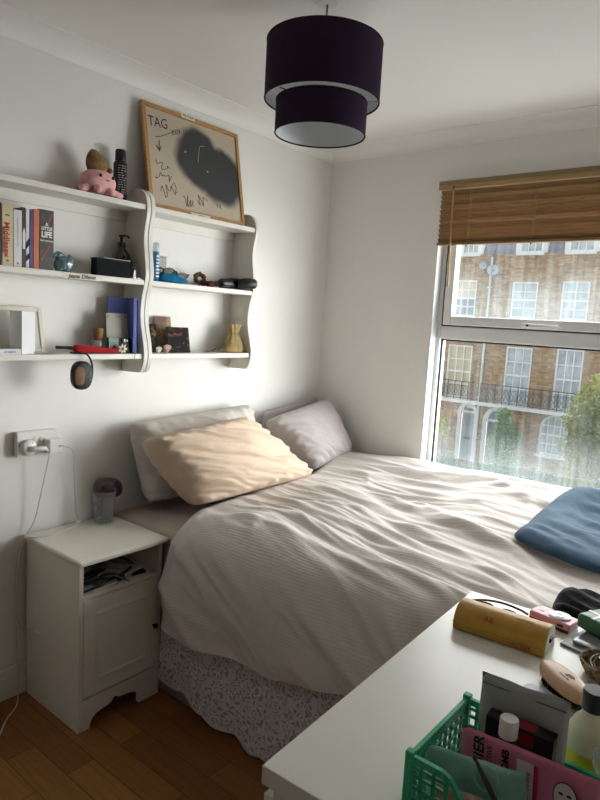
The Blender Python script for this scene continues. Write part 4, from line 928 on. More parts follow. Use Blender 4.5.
g = G().tube(cat([(.074,-1.640,.945),(.085,-1.628,.946),(.080,-1.590,.925),(.050,-1.565,.86),(.032,-1.548,.76),(.030,-1.540,.66),(.040,-1.535,.6245),(.075,-1.60,.6225),(.10,-1.68,.6225),(.085,-1.735,.6225),(.06,-1.752,.615),(.03,-1.762,.55),(.022,-1.768,.45),(.03,-1.775,.36),(.075,-1.790,.31),(.14,-1.765,.302)],8), .0022, 8)
cb = mk('charging_cable', g, M_cab, smooth=180); tag(cb, 'thin white charging cable looping over the bedside cabinet top', 'cable')
mk('cable_clip', G().obox((.035,-1.537,.6265),(.014,.016,.010)), M_whitep, cb, bev=.002)
mk('connector', G().tube([(.14,-1.765,.302),(.165,-1.762,.298)], .0045, 8), M_whitep, cb)

# ================================================================== BEDSIDE CABINET
NY0, NY1, NX, NH = -1.735, -1.393, .374, .62
M_unit = pm('cream_white_cabinet_paint', (236,231,219), .42, .04, 6, .03, 30)
t = thing('bedside_cabinet', 'white bedside cabinet with open shelf and panelled door, beside the bed', 'bedside cabinet', (0.19,-1.565,0))
g = G()
mk('side_panel', G().box((.022,NY0,0),(NX,NY0+.016,NH-.0205)), M_unit, t, bev=.001)
mk('side_panel', G().box((.022,NY1-.016,0),(NX,NY1,NH-.0205)), M_unit, t, bev=.001)
mk('back_panel', G().box((.024,NY0+.016,.03),(.030,NY1-.016,NH-.0205)), M_unit, t)
g = G(); X1 = NX+.018; yy0, yy1 = NY0-.010, NY1+.017
g.box((.018,yy0,NH-.020),(X1,yy1,NH)); mk('top', g, M_unit, t, bev=.007, seg=3)
mk('shelf_board', G().box((.030,NY0+.016,.474),(NX-.004,NY1-.016,.490)), M_unit, t, bev=.001)
mk('bottom_board', G().box((.030,NY0+.016,.098),(NX-.018,NY1-.016,.112)), M_unit, t)
mk('door', G().box((NX-.018,NY0+.0185,.1195),(NX,NY1-.0185,.470)), M_unit, t, bev=.001)
door = bpy.data.objects['door.002'] if 'door.002' in bpy.data.objects else None
door = [o for o in t.children if o.name.startswith('door')][0]
# raised moulding around the door panel, with a recessed field shown by a second frame
g = G(); a0,a1,b0,b1 = NY0+.062, NY1-.062, .168, .420
def mould(g,a0,a1,b0,b1,wd,x0,x1):
    def q(y0,y1,z0,z1): return [(y0,z0),(y1,z0),(y1,z1),(y0,z1)]
    O = q(a0,a1,b0,b1); I = q(a0+wd,a1-wd,b0+wd,b1-wd)
    for i in range(4):
        j = (i+1)%4; A,B,Cc,D = O[i],O[j],I[j],I[i]
        mid = [((A[0]+D[0])/2,(A[1]+D[1])/2),((B[0]+Cc[0])/2,(B[1]+Cc[1])/2)]
        g.add([(x0,*A),(x0,*B),(x1,*mid[1]),(x1,*mid[0]),(x0,*Cc),(x0,*D)], [(0,1,2,3),(3,2,4,5)])
mould(g,a0,a1,b0,b1,.014,NX,NX+.0045); mk('panel_moulding', g, M_unit, door)
mk('knob', G().lathe([(.004,0),(.004,.008),(.0095,.012),(.0105,.018),(.007,.023),(0,.024)], (NX,NY1-.034,.288), 20, Matrix.Rotation(math.pi/2,3,'Y')), M_black, door, smooth=50)
ar = [(NY0+.016,0),(-1.690,0),(-1.687,.018),(-1.678,.034),(-1.660,.046),(-1.640,.051),(-1.615,.054),(-1.603,.060),(-1.592,.070),(-1.588,.076),(-1.580,.070),(-1.570,.064),(-1.55,.062),(-1.53,.060),(-1.508,.055),(-1.492,.046),(-1.484,.034),(-1.483,.0),(NY1-.016,0),(NY1-.016,.1130),(NY0+.016,.1130)]
mk('plinth', G().prism(ar, NX-.018, NX+.0005, 'x'), M_unit, t)
mk('screw_cap', G().lathe([(.004,0),(.004,.002)],(NX-.02,NY1-.016,.585),10,Matrix.Rotation(math.pi/2,3,'X')), M_slot, t)
# things inside
def mag(z, dx, ry, s, mat, label, hh=.005):
    t = thing('magazine', label, 'magazine', (.235+dx,-1.565,z), 'papers inside the bedside cabinet', Matrix.Rotation(ry,3,'Z'))
    mk('sheets', G().box((-.10,-.125*s,0),(.10,.125*s,hh)), mat, t, W=False, bev=.001); return t
M_mag1 = art('grey_magazine_cover',(120,120,122),(196,194,192),(216,214,210),9,2); M_mag2 = art('black_white_magazine',(40,40,44),(150,150,150),(220,218,214),12,5)
mag(.4905, .02, .10, 1, M_paper, 'white magazine at the bottom of the cabinet pile', .007); mag(.4978, .015, -.12, .98, M_mag2, 'black and white magazine in the middle of the cabinet pile', .008); mag(.5062, .025, .22, .82, M_mag1, 'grey-covered magazine topmost in the cabinet pile', .006)
t = thing('folded_strap', 'tangled black strap lying on the magazines in the cabinet', 'strap', (.32,-1.62,.5125))
def ribbon(pts, w_, nrm=(0,0,1), mat=M_black, th=.0025):
    P = cat(pts,6); g = G(); vs = []; 
    for i,p in enumerate(P):
        d = (P[min(i+1,len(P)-1)]-P[max(i-1,0)]).normalized(); sd_ = d.cross(Vector(nrm)).normalized()*w_/2; vs += [p-sd_, p+sd_]
    g.add(vs, [(2*i,2*i+1,2*i+3,2*i+2) for i in range(len(P)-1)]); return mk('strap_loop', g, mat, t, solid=th, smooth=180)
ribbon([(.30,-1.70,.525),(.345,-1.68,.532),(.350,-1.65,.545),(.33,-1.62,.548),(.30,-1.63,.535),(.31,-1.68,.530)], .022)
ribbon([(.33,-1.665,.530),(.352,-1.64,.533),(.355,-1.60,.530),(.362,-1.575,.520),(.370,-1.555,.507),(.371,-1.545,.497)], .036)
ribbon([(.34,-1.70,.522),(.36,-1.66,.524),(.355,-1.62,.530),(.33,-1.60,.525)], .020)
ribbon([(.36,-1.715,.498),(.362,-1.66,.505),(.364,-1.60,.515),(.35,-1.54,.520),(.33,-1.50,.522)], .010)
mk('buckle', G().obox((.366,-1.568,.512),(.012,.030,.020),.2), M_black, t, bev=.003)
# glass and mushroom lamp on top
def glassmat(name, rgb, rough=.02):
    m = bpy.data.materials.new(name); m.use_nodes = True; b = m.node_tree.nodes['Principled BSDF']; b.inputs['Base Color'].default_value = (*lin(rgb),1)
    b.inputs['Transmission Weight'].default_value = 1; b.inputs['Roughness'].default_value = rough; b.inputs['IOR'].default_value = 1.45; return m
M_gl = clearmat('tumbler_glass', (244,247,247), .09, .04)
GX, GY = .098, -1.462
t = thing('water_glass', 'clear faceted drinking glass with water on the bedside cabinet', 'glass', (GX,GY,NH))
def facet(u,v):
    a = 2*math.pi*u; z = .003+.127*v; r = .0335+.0085*v
    if z < .085: r *= .955+.045*abs(math.cos(a*5))**.5
    else: r += .0012*sstep(.085,.092,z)
    return (GX+r*math.cos(a), GY+r*math.sin(a), NH+z)
g = G().grid(facet, 80, 22); mk('tumbler', g, M_gl, t, smooth=40)
g = G()
for k in range(10):
    a = math.pi/5*(k+.5); g.tube([(GX+(.033+.0085*q)*math.cos(a),GY+(.033+.0085*q)*math.sin(a),NH+.004+.127*q) for q in (0,.3,.62)], .0012, 5)
g.tube([(GX+.0422*math.cos(a),GY+.0422*math.sin(a),NH+.130) for a in [2*math.pi*i/40 for i in range(40)]], .0014, 6, closed=True)
g.tube([(GX+.0400*math.cos(a),GY+.0400*math.sin(a),NH+.087) for a in [2*math.pi*i/40 for i in range(40)]], .0013, 6, closed=True)
mk('moulded_ridges', g, clearmat('ridge_glass',(236,240,240),.10,.08), t, smooth=180)
mk('glass_base', G().lathe([(.0338,.010),(.0,.011)], (GX,GY,NH), 40), clearmat('base_glass',(205,212,214),.3,.1), t, smooth=40)
mk('water', G().lathe([(.0365,.080),(0,.0802)], (GX,GY,NH), 40, caps=False), clearmat('water_tint', (222,230,232), .08, .02), t, smooth=40)
M_plum = pm('plum_glass', (78,30,52), .08, .15, 8, coat=.6, trans=.35)
HX, HY = .048, -1.412
t = thing('mushroom_lamp', 'dark plum glass mushroom lamp behind the drinking glass', 'table lamp', (HX,HY,NH))
mk('stem', G().lathe([(.026,.0005),(.028,.006),(.026,.03),(.025,.07),(.027,.095),(.032,.105)], (HX,HY,NH), 36), M_plum, t, smooth=60)
prof = [(.030,.100),(.046,.094),(.054,.099),(.0575,.112),(.056,.130),(.048,.146),(.034,.157),(.016,.162),(0,.163)]
mk('cap', G().lathe([(p.x,p.y) for p in cat([(a,b,0) for a,b in prof],4)], (HX,HY,NH), 40), M_plum, t, smooth=180)

# ================================================================== BED
M_divan = fabric('taupe_divan', (150,138,128), .3, 50); M_sheet = fabric('taupe_sheet', (196,182,170), .35, 12)
BYN, BYF, BL = -1.372, -.035, 1.93
t = thing('bed', 'double divan bed with mattress and taupe sheet in the window corner', 'bed', (.95,-.70,0))
mk('divan_base', G().box((.02,BYN-.004,.0),(BL,BYF,.36)), M_divan, t, bev=.008)
mk('mattress', G().box((.015,BYN,.362),(BL,BYF,.632)), M_sheet, t, bev=.035, seg=4)
# lace valance
def lace():
    m = bpy.data.materials.new('floral_lace'); m.use_nodes = True; nt = m.node_tree; b = nt.nodes['Principled BSDF']; out = [n for n in nt.nodes if n.type=='OUTPUT_MATERIAL'][0]
    tc = N(nt,'ShaderNodeTexCoord'); mp = N(nt,'ShaderNodeMapping'); mp.inputs['Scale'].default_value = (1,.3,1)
    nn = N(nt,'ShaderNodeTexNoise', Scale=14.0, Detail=3.0); nt.links.new(tc.outputs['Object'], nn.inputs['Vector'])
    ad = nt.nodes.new('ShaderNodeVectorMath'); ad.operation = 'MULTIPLY_ADD'; ad.inputs[1].default_value = (.05,.05,.05)
    nt.links.new(nn.outputs['Color'], ad.inputs[0]); nt.links.new(tc.outputs['Object'], ad.inputs[2])
    nt.links.new(ad.outputs[0], mp.inputs[0])
    v = nt.nodes.new('ShaderNodeTexVoronoi'); v.feature = 'DISTANCE_TO_EDGE'; v.inputs['Scale'].default_value = 44; nt.links.new(mp.outputs[0], v.inputs['Vector'])
    v2 = nt.nodes.new('ShaderNodeTexVoronoi'); v2.inputs['Scale'].default_value = 22; nt.links.new(mp.outputs[0], v2.inputs['Vector'])
    mu = nt.nodes.new('ShaderNodeMath'); mu.operation = 'MULTIPLY'; mu.inputs[1].default_value = 24; nt.links.new(v2.outputs['Distance'], mu.inputs[0])
    si = nt.nodes.new('ShaderNodeMath'); si.operation = 'SINE'; nt.links.new(mu.outputs[0], si.inputs[0])
    r1 = N(nt,'ShaderNodeMapRange'); r1.inputs[1].default_value = .03; r1.inputs[2].default_value = .16; r1.inputs[3].default_value = 1; r1.inputs[4].default_value = 0; nt.links.new(v.outputs['Distance'], r1.inputs[0])
    r2 = N(nt,'ShaderNodeMapRange'); r2.inputs[1].default_value = -.1; r2.inputs[2].default_value = .6; nt.links.new(si.outputs[0], r2.inputs[0])
    mx = nt.nodes.new('ShaderNodeMath'); mx.operation = 'MAXIMUM'; nt.links.new(r1.outputs[0], mx.inputs[0]); nt.links.new(r2.outputs[0], mx.inputs[1])
    al = N(nt,'ShaderNodeMapRange'); al.inputs[3].default_value = .5; al.inputs[4].default_value = .96; nt.links.new(mx.outputs[0], al.inputs[0])
    b.inputs['Base Color'].default_value = (*lin((236,230,234)),1); b.inputs['Roughness'].default_value = .9; nt.links.new(al.outputs[0], b.inputs['Alpha'])
    bp = N(nt,'ShaderNodeBump', Strength=.6, Distance=.006); nt.links.new(mx.outputs[0], bp.inputs['Height']); nt.links.new(bp.outputs[0], b.inputs['Normal'])
    return m
def val(u,v):
    x = .39+(BL-.39)*u; d = .010+.012*math.sin(x*23+1.2*math.sin(x*7))*v+.016*nz(x*4,v*1.3,2)*v+.02*v
    hem = .075-.055*sstep(.42,.95,x)-.016*abs(math.sin(x*24))+.02*sstep(.50,.40,x)*0; z = .40+(hem-.40)*v
    return (x, BYN-.006-d, z)
t = thing('lace_valance', 'floral white lace valance with scalloped hem hanging around the bed base', 'valance', (1.1,BYN-.02,.02))
g = G().grid(val, 220, 30); mk('lace_cloth', g, lace(), t, smooth=180)
def scal(u):
    x = .39+(BL-.39)*u; p = Vector(val(u,1)); return p
mk('hem_cord', G().tube([scal(i/260) for i in range(261)], .0045, 6), fabric('lace_hem',(206,198,202),.3,60), t, smooth=180)

# duvet
def zwall(x): return .742+.045*sstep(.3,.75,x)+.008*math.sin(x*5)
def hem(x): 
    return np.interp(x, [.40,.46,.63,.87,1.08,1.22,1.5,2.0], [.36,.325,.318,.338,.380,.410,.50,.52])
def x_left(y):
    return float(np.interp(y, [-1.5,-1.38,-1.28,-1.2,-1.1,-.9,-.63,-.45,-.2,-.03], [.462,.448,.385,.345,.350,.350,.345,.32,.24,.20]))
RIDGES = [  # x0,y0,x1,y1, height, half width : long folds of the cover
 (.42,-1.10,.95,-1.30,.020,.035),(.46,-1.02,1.10,-1.22,.016,.03),(.50,-.92,.98,-.98,.022,.04),(.55,-.80,1.2,-.96,.018,.028),(.45,-.70,.95,-.74,.020,.032),
 (.62,-.62,1.35,-.72,.018,.03),(.50,-.50,1.1,-.46,.018,.03),(.40,-.36,1.15,-.30,.022,.04),(.55,-.20,1.4,-.16,.022,.04),(.35,-.20,.75,-.10,.018,.035),
 (.95,-.56,1.55,-.84,.018,.026),(1.0,-.80,1.6,-1.02,.022,.03),(.98,-1.0,1.6,-1.16,.020,.028),(.85,-1.12,1.5,-1.28,.020,.028),(.75,-.42,1.38,-.40,.016,.026),
 (1.05,-.22,1.6,-.30,.018,.03),(1.0,-.06,1.7,-.10,.022,.045),(1.25,-.90,1.75,-1.20,.018,.025),(1.15,-.66,1.7,-.95,.016,.022),(.60,-1.22,.80,-1.32,.014,.03),(.70,-.92,.9,-.84,.016,.02),(.8,-.66,1.0,-.56,.014,.018),
 (1.1,-.1,1.38,-.35,.016,.024),(.5,-.33,.7,-.48,.014,.02)]
RA = np.array(RIDGES)
def fold(x, y):
    """height of the cloth folds above the smooth duvet"""
    s = -.30 + .62*sstep(-1.15,-.15,y)*.8
    v = y - s*(x-1.1)*.8
    wv = .06*nz(x*1.6,y*2.2,4)
    h = .042*nz(x*1.9,y*2.3,1)
    n1 = nz(x*1.7+3, (v+wv)*9.5, 2); h += .014*(1-2.2*abs(n1))
    n2 = nz(x*3.3+7, (v+wv)*19, 5); h += .0062*(1-2.4*abs(n2))
    n3 = nz(x*7+7, (v+wv)*38, 9); h += .0016*(1-2.2*abs(n3))
    dx, dy = RA[:,2]-RA[:,0], RA[:,3]-RA[:,1]; L2 = dx*dx+dy*dy
    tt = ((x-RA[:,0])*dx+(y-RA[:,1])*dy)/L2; tc_ = np.clip(tt,0,1)
    px, py = RA[:,0]+tc_*dx, RA[:,1]+tc_*dy+.02*np.sin(tc_*6+RA[:,0]*9)
    d2 = (x-px)**2+(y-py)**2; env = np.sin(np.pi*np.clip(tt,0.03,.97))**.5
    h += float((RA[:,4]*env*np.exp(-d2/(RA[:,5]**2))).sum())*.72
    return h
def side_fold(x, z):
    v = z + .55*(x-.6)
    h = .026*(1-2*abs(nz(x*2.0, v*5, 11)))+.014*nz(x*3,z*3,12)+.007*(1-2*abs(nz(x*5,v*14,14)))
    k = sstep(.62,.40,x); h += .013*math.sin((x-.38)*80+z*4)*k*sstep(.33,.5,z)
    return h
def duvet_pt(u, v):
    # v: 0 at the window wall, 1 at the hem; profile control points (y,z,w) w = how much of it is side
    q = v
    pts = [(-.030,0),(-.16,0),(-.40,0),(-.70,0),(-1.0,0),(-1.18,0),(-1.30,0),(-1.385,.12),(-1.432,.45),(-1.452,.85),(-1.450,1)]
    zt = [None,.765,.722,.712,.705,.712,.708,.668,.58,.47,None]
    L = [0,.13,.37,.67,.97,1.15,1.27,1.37,1.47,1.58,1.73]; s = q*L[-1]
    x = None
    y_ = float(np.interp(s, L, [p[0] for p in pts]))
    xl = x_left(y_); x = xl+(1.96-xl)*u
    # smooth interpolation through the profile
    Z = [zwall(x)]+zt[1:-1]+[hem(x)]; bump_l = -.028*sstep(.70,.42,x); Z = [zz+(bump_l if 5<=i<=7 else 0) for i,zz in enumerate(Z)]
    i = 0
    while i < len(L)-2 and s > L[i+1]: i += 1
    tt = (s-L[i])/(L[i+1]-L[i])
    def cr_(A):
        p0 = A[max(i-1,0)]; p1 = A[i]; p2 = A[i+1]; p3 = A[min(i+2,len(A)-1)]
        return .5*((2*p1)+(-p0+p2)*tt+(2*p0-5*p1+4*p2-p3)*tt*tt+(-p0+3*p1-3*p2+p3)*tt**3)
    y = cr_([p[0] for p in pts]); z = cr_(Z); sd_ = sstep(1.22,1.42,s)
    push = sstep(1.40,1.56,x)*.085*sstep(-1.22,-1.37,y); y += push
    h = fold(x, min(y,-.02)) if sd_ < 1 else 0
    hs = side_fold(x, z) if sd_ > 0 else 0
    h *= (.35+.65*sstep(.40,.75,x)); damp = 1-.6*sstep(1.40,1.56,x)*sd_
    z += h*(1-sd_)*(.35+.65*sstep(0,.10,s)); y -= (hs*damp+.008*(1-damp))*sd_
    if y > -.012: y = -.012
    y = min(y, -.012)
    k = (x-xl)/.07
    if k < 1:
        e = math.sqrt(max(0,1-(1-k)**2)); z0 = .640
        if sd_ < 1: z = z*(sd_)+(1-sd_)*(z0+(z-z0)*e)
        y += .035*sd_*(1-e)
    return (x,y,z), (x, s)
NU, NV = 330, 270
g = G(); uvs = []
for i in range(NU+1):
    for j in range(NV+1):
        p, q = duvet_pt(i/NU, j/NV); g.v.append(p); uvs.append(q)
for i in range(NU):
    for j in range(NV):
        a = i*(NV+1)+j; g.f.append((a,a+NV+1,a+NV+2,a+1))
g.uv = uvs
DV = np.array(g.v).reshape(NU+1,NV+1,3)
def duvet_z(x, y):
    """height of the finished duvet surface under a point"""
    A = DV[:,:200,:2].reshape(-1,2); k = np.argmin(((A-np.array([x,y]))**2).sum(1)); return float(DV[:,:200,2].reshape(-1)[k])
t = thing('duvet', 'rumpled beige striped duvet spread over the bed', 'duvet', (1.1,-.7,.632))
mk('duvet_cover', g, M_duvet, t, smooth=180, rc=False, solid=.012)

# pillows
def pillow(name, label, corners, T, mat, seed, puff=1, ears=.03, wr=.008, dirs=.3, group=None, n=64, part='pillow_case', flange=0):
    """corners TL,TR,BR,BL in world space; T thickness"""
    c = [Vector(p) for p in corners]; nrm = ((c[1]-c[0]).cross(c[3]-c[0])).normalized()
    if nrm.x < 0: nrm = -nrm
    base = min(c, key=lambda p: p.z)
    t = thing(name, label, 'pillow', ((c[2]+c[3])/2), group)
    g = G()
    for side in (1,-1):
        def f(u,v):
            a, b = u*2-1, v*2-1
            # pull the seams in between the corners
            pa = a*(1-ears*1.6*(1-b*b)*abs(a)**3) ; pb = b*(1-ears*2.0*(1-a*a)*abs(b)**3)
            rc_ = 1-.055*(a*a*b*b)**3; pa *= rc_; pb *= rc_
            uu, vv = (pa+1)/2, (pb+1)/2
            p = c[0]*(1-uu)*(1-vv)+c[1]*uu*(1-vv)+c[2]*uu*vv+c[3]*(1-uu)*vv
            e = max(0,(1-a*a))**.55*max(0,(1-b*b))**.55
            h = T/2*e**(.8/puff)
            ed = min(1-abs(a),1-abs(b)); edge = sstep(0,.12,ed)
            ca_, sa_ = math.cos(dirs), math.sin(dirs); A_, B_ = a*ca_+b*sa_, -a*sa_+b*ca_; B_ += .22*nz(A_*1.5,B_*1.5,seed+2)
            w_ = wr*.9*(1-2.4*abs(nz(A_*.8+seed,B_*3.2,seed)))+wr*.5*(1-2.4*abs(nz(A_*1.6+seed,B_*7,seed+3)))+wr*.22*(1-2.2*abs(nz(A_*3+seed,B_*15,seed+6)))
            pk = wr*.45*math.sin((a if abs(b)>abs(a) else b)*26+seed+2*nz(a*4,b*4,seed))*math.exp(-((ed-.09)/.07)**2)
            h += (w_*edge+pk*min(1,ed/.05))*(1 if side > 0 else .5)
            if flange and False: pass
            return p+nrm*side*h+nrm*.006*nz(a*5,b*5,seed+9)*(1-edge)
        g.grid(f, n, n)
    mk(part, g, mat, t, smooth=180, weld=True); return t
M_pg = fabric('pale_grey_linen', (204,196,188), .45, 20); M_pb = fabric('peach_linen', (222,198,176), .45, 20); M_pl = fabric('lilac_grey_cotton', (182,174,172), .35, 16)
pillow('pillow', 'pale grey pillow standing against the wall behind the peach pillow', [(.075,-1.345,1.005),(.075,-.635,1.04),(.135,-.60,.665),(.135,-1.295,.670)], .17, M_pg, 3, puff=1.25, ears=.02, wr=.013, dirs=1.2)
pillow('pillow', 'peach pillow leaning in front of the pale grey one', [(.235,-1.400,.970),(.195,-.835,1.005),(.375,-.50,.705),(.345,-1.215,.690)], .25, M_pb, 12, puff=1.45, ears=.02, wr=.015, dirs=.6)
pillow('pillow', 'lilac grey pillow in the corner by the window wall', [(.125,-.590,.955),(.100,-.075,1.025),(.275,-.040,.735),(.310,-.42,.700)], .20, M_pl, 21, puff=1.35, ears=.02, wr=.010, dirs=.9)
pillow('pillow', 'grey pillow tucked in the corner behind the lilac grey pillow', [(.045,-.52,.985),(.035,-.045,1.035),(.055,-.045,.66),(.055,-.52,.66)], .06, M_pl, 31, ears=.03, wr=.003)

# blue folded blanket and black garment on the bed
M_blue = fabric('slate_blue_jersey', (62,88,108), .35, 14, (54,79,99)); M_blkf = fabric('black_fabric', (9,9,11), .5, 30)
t = thing('blue_jumper', 'slate blue folded jumper lying on the right side of the duvet', 'jumper', (1.7,-.5,.76))
outl = [(1.447,-.745),(1.435,-.60),(1.425,-.35),(1.44,-.13),(1.52,-.06),(1.72,-.06),(1.93,-.10),(1.95,-.45),(1.93,-.80),(1.78,-.82),(1.60,-.805),(1.50,-.785)]
OC = [(p.x,p.y) for p in cat([(a,b,0) for a,b in outl],5,True)]
cen = (1.70,-.45)
def blanket(OC, cen, zf, T, seed, rings=26, wr=.012):
    g = G(); n = len(OC)
    for side in (0,1):
        o = len(g.v)
        for i in range(rings+1):
            k = i/rings
            for (x,y) in OC:
                px, py = cen[0]+(x-cen[0])*k, cen[1]+(y-cen[1])*k
                r = max(0,1-k**7)**.5
                base = zf(px,py)
                if side == 0: z = base+.004+T*.5+T*.5*r+wr*(1-2*abs(nz(px*3.5+seed,py*9+px*4,seed)))*r+wr*.5*(1-2*abs(nz(px*8,py*20+px*8,seed+4)))*r
                else: z = base+.004+T*.5-T*.5*r
                g.v.append((px,py,z))
        for i in range(rings):
            for j in range(n):
                a = o+i*n+j; b = o+i*n+(j+1)%n; c2 = o+(i+1)*n+(j+1)%n; d = o+(i+1)*n+j
                g.f.append((a,b,c2,d) if side == 0 else (a,d,c2,b))
    return g
_zc = {}
def zsm(x,y):
    k = (round(x/.04),round(y/.04))
    if k not in _zc: 
        xs_ = [duvet_z(min(1.95,max(.4,k[0]*.04+dx)), max(-1.3,min(-.05,k[1]*.04+dy))) for dx in (-.04,0,.04) for dy in (-.04,0,.04)]; _zc[k] = sum(xs_)/9*.5+max(xs_)*.5
    return _zc[k]
def zsmooth(x,y):
    fx, fy = x/.04, y/.04; i, j = math.floor(fx), math.floor(fy); a, b = fx-i, fy-j
    return (zsm(i*.04,j*.04)*(1-a)*(1-b)+zsm((i+1)*.04,j*.04)*a*(1-b)+zsm(i*.04,(j+1)*.04)*(1-a)*b+zsm((i+1)*.04,(j+1)*.04)*a*b)
mk('folded_cloth', blanket(OC,cen,zsmooth,.030,5,wr=.013), M_blue, t, smooth=180, weld=True)
t = thing('black_garment', 'crumpled black garment lying on the bed edge behind the pink camera', 'clothing', (1.80,-1.1,.75))
outl = [(1.725,-1.20),(1.705,-1.13),(1.712,-1.07),(1.75,-1.04),(1.83,-1.045),(1.93,-1.035),(1.95,-1.10),(1.95,-1.22),(1.87,-1.235),(1.78,-1.225)]
OC = [(p.x,p.y) for p in cat([(a,b,0) for a,b in outl],5,True)]
mk('crumpled_cloth', blanket(OC,(1.83,-1.14),zsmooth,.040,15,wr=.020), M_blkf, t, smooth=180, weld=True)
# ================================================================== CHEST OF DRAWERS
M_chest = pm('white_lacquer', (226,224,216), .3, .03, 4)
CT = .790
CM = Matrix.Rotation(math.radians(2.8),3,'Z')
CO = Vector((1.605,-2.191,0))                          # near left corner of the chest
t = thing('chest_of_drawers', 'white chest of drawers in the foreground, its top strewn with small things', 'chest of drawers', CO, None, CM)
CHX, CHY = .56, .835
mk('top', G().box((0,0,CT-.030),(CHX,CHY,CT)), M_chest, t, W=False, bev=.0015)
mk('end_panel', G().box((.022,.004,0),(CHX-.002,.022,CT-.0305)), M_chest, t, W=False); mk('end_panel', G().box((.022,CHY-.022,0),(CHX-.002,CHY-.004,CT-.0305)), M_chest, t, W=False)
mk('back_panel', G().box((CHX-.012,.022,.03),(CHX-.004,CHY-.022,CT-.0305)), M_chest, t, W=False)
for k in range(4):
    z0 = .03+k*.180; d = mk('drawer', G().box((.002,.006,z0),(.0205,CHY-.006,z0+.172)), M_chest, t, W=False, bev=.001)
    mk('drawer_box', G().box((.0208,.03,z0+.01),(CHX-.05,CHY-.03,z0+.14)), M_chest, d, W=False)
Z = CT+.0006
# ---- yellow glasses case
M_yel = pm('mustard_leather', (206,158,70), .42, .08, 30, rgb2=(194,146,60), bump=.08, bscale=200); M_redp = pm('red_print', (186,62,36), .6); M_velv = pm('pale_lining', (206,206,190), .8)
YM = Matrix.Rotation(math.radians(4),3,'Z')
t = thing('glasses_case', 'long mustard yellow half-round glasses case on the chest top', 'glasses case', (1.712,-1.531,Z), None, YM)
def case_prof(r, k=1):
    pts = [(-.043*k,0),(-.044*k,.012),(-.043*k,.018),(-.038*k,.033),(-.026*k,.046),(-.008*k,.053),(.010*k,.0525),(.028*k,.046),(.040*k,.033),(.044*k,.018),(.043*k,0)]
    return [(p.x,p.y) for p in cat([(a,b,0) for a,b in pts],3)]
YL = .098
mk('case_shell', G().prism(case_prof(0), -YL, YL, 'x'), M_yel, t, W=False, bev=.003, seg=3, smooth=50)
mk('end_lining', G().prism(case_prof(0,.93), YL+.0001, YL+.0016, 'x'), M_velv, t, W=False, smooth=50)
mk('clasp', G().box((YL+.0017,-.012,.022),(YL+.005,.012,.031)), M_black, t, W=False, bev=.001)
g = G(); g.box((-YL,-.0452,.017),(YL,-.0435,.0195)); mk('seam_ridge', g, M_yel, t, W=False)
text('lettering', 'ACTIVE', .012, M_redp, t, (.052,-.0449,.010), 0, 1, M=Matrix.Rotation(math.pi/2,3,'X'))
Mt = Matrix.Rotation(math.radians(42),3,'X'); text('emblem', '&B', .017, M_redp, t, (-.022,-.0335,.0405), 0, 1, M=Mt, ext=.0004)
text('lettering', 'activeist', .011, pm('faded_print',(190,140,60),.6), t, (.05,-.010,.0535), 0, 1, M=Matrix.Rotation(.18,3,'X'), ext=.0003)
# ---- reading glasses behind it
M_tor2 = pm('tortoise_acetate', (88,62,42), .2, .4, 60, rgb2=(40,26,18))
t = thing('reading_glasses', 'folded tortoiseshell glasses lying behind the yellow case', 'glasses', (1.66,-1.425,Z))
g0 = [(1.600,-1.440,Z+.012),(1.62,-1.420,Z+.014),(1.66,-1.402,Z+.014),(1.70,-1.398,Z+.010),(1.722,-1.400,Z+.006)]
mk('temple_arm', G().tube(cat(g0,6), .0028, 8), M_tor2, t, smooth=180)
mk('temple_arm', G().tube(cat([(1.610,-1.470,Z+.004),(1.64,-1.440,Z+.006),(1.68,-1.422,Z+.006),(1.715,-1.420,Z+.004)],6), .0026, 8), M_tor2, t, smooth=180)
for cx in (1.632,1.688):
    pts = [(cx+.024*math.cos(a), -1.440+.017*math.sin(a), Z+.007+.004*math.sin(a)) for a in [2*math.pi*i/22 for i in range(22)]]
    mk('rim', G().tube(pts, .0022, 7, closed=True), M_tor2, t, smooth=180); mk('lens', G().add(pts,[tuple(range(22))]), clearmat('lens_glass',(235,240,240),.06), t)
mk('bridge', G().tube([(1.655,-1.436,Z+.008),(1.660,-1.432,Z+.009),(1.665,-1.436,Z+.008)], .002, 6), M_tor2, t)
# ---- pink camera
M_pinkm = pm('pink_metal', (228,158,182), .35, .05, 20, coat=.3); M_silv = pm('silver_ring', (206,206,208), .3, .05, 20, metal=.7)
PM_ = Matrix.Rotation(math.radians(-9),3,'Z')
t = thing('digital_camera', 'small pink digital camera lying lens up behind the yellow case', 'camera', (1.777,-1.387,Z), None, PM_)
mk('camera_body', G().box((-.048,-.026,0),(.048,.026,.021)), M_pinkm, t, W=False, bev=.004, seg=3)
mk('base_plate', G().box((-.046,-.0262,.0005),(.046,-.0255,.007)), M_black, t, W=False)
l = mk('lens_ring', G().lathe([(.0235,0),(.0235,.003),(.0205,.0042),(.0195,.0035),(.013,.0035),(.0125,.0048),(.0,.0048)],(.012,.002,.0211),36), M_silv, t, W=False, smooth=40)
mk('lens_cover', G().box((-.007,-.0045,.0259),(.007,.0045,.0264)), M_black, l, W=False).location = (.012,.002,0)
mk('flash', G().box((-.030,.012,.0211),(-.020,.018,.0216)), M_silv, t, W=False); mk('shutter_button', G().lathe([(.004,0),(.004,.0015)],(-.02,.0262,.0105),12,Matrix.Rotation(-math.pi/2,3,'X')), M_silv, t, W=False)
mk('port_cover', G().box((.020,-.0268,.010),(.034,-.0262,.016)), M_black, t, W=False)
text('lettering', 'CYBER', .0045, M_txtk, t, (-.028,-.006,.0213), 0, 1, ext=.0002)
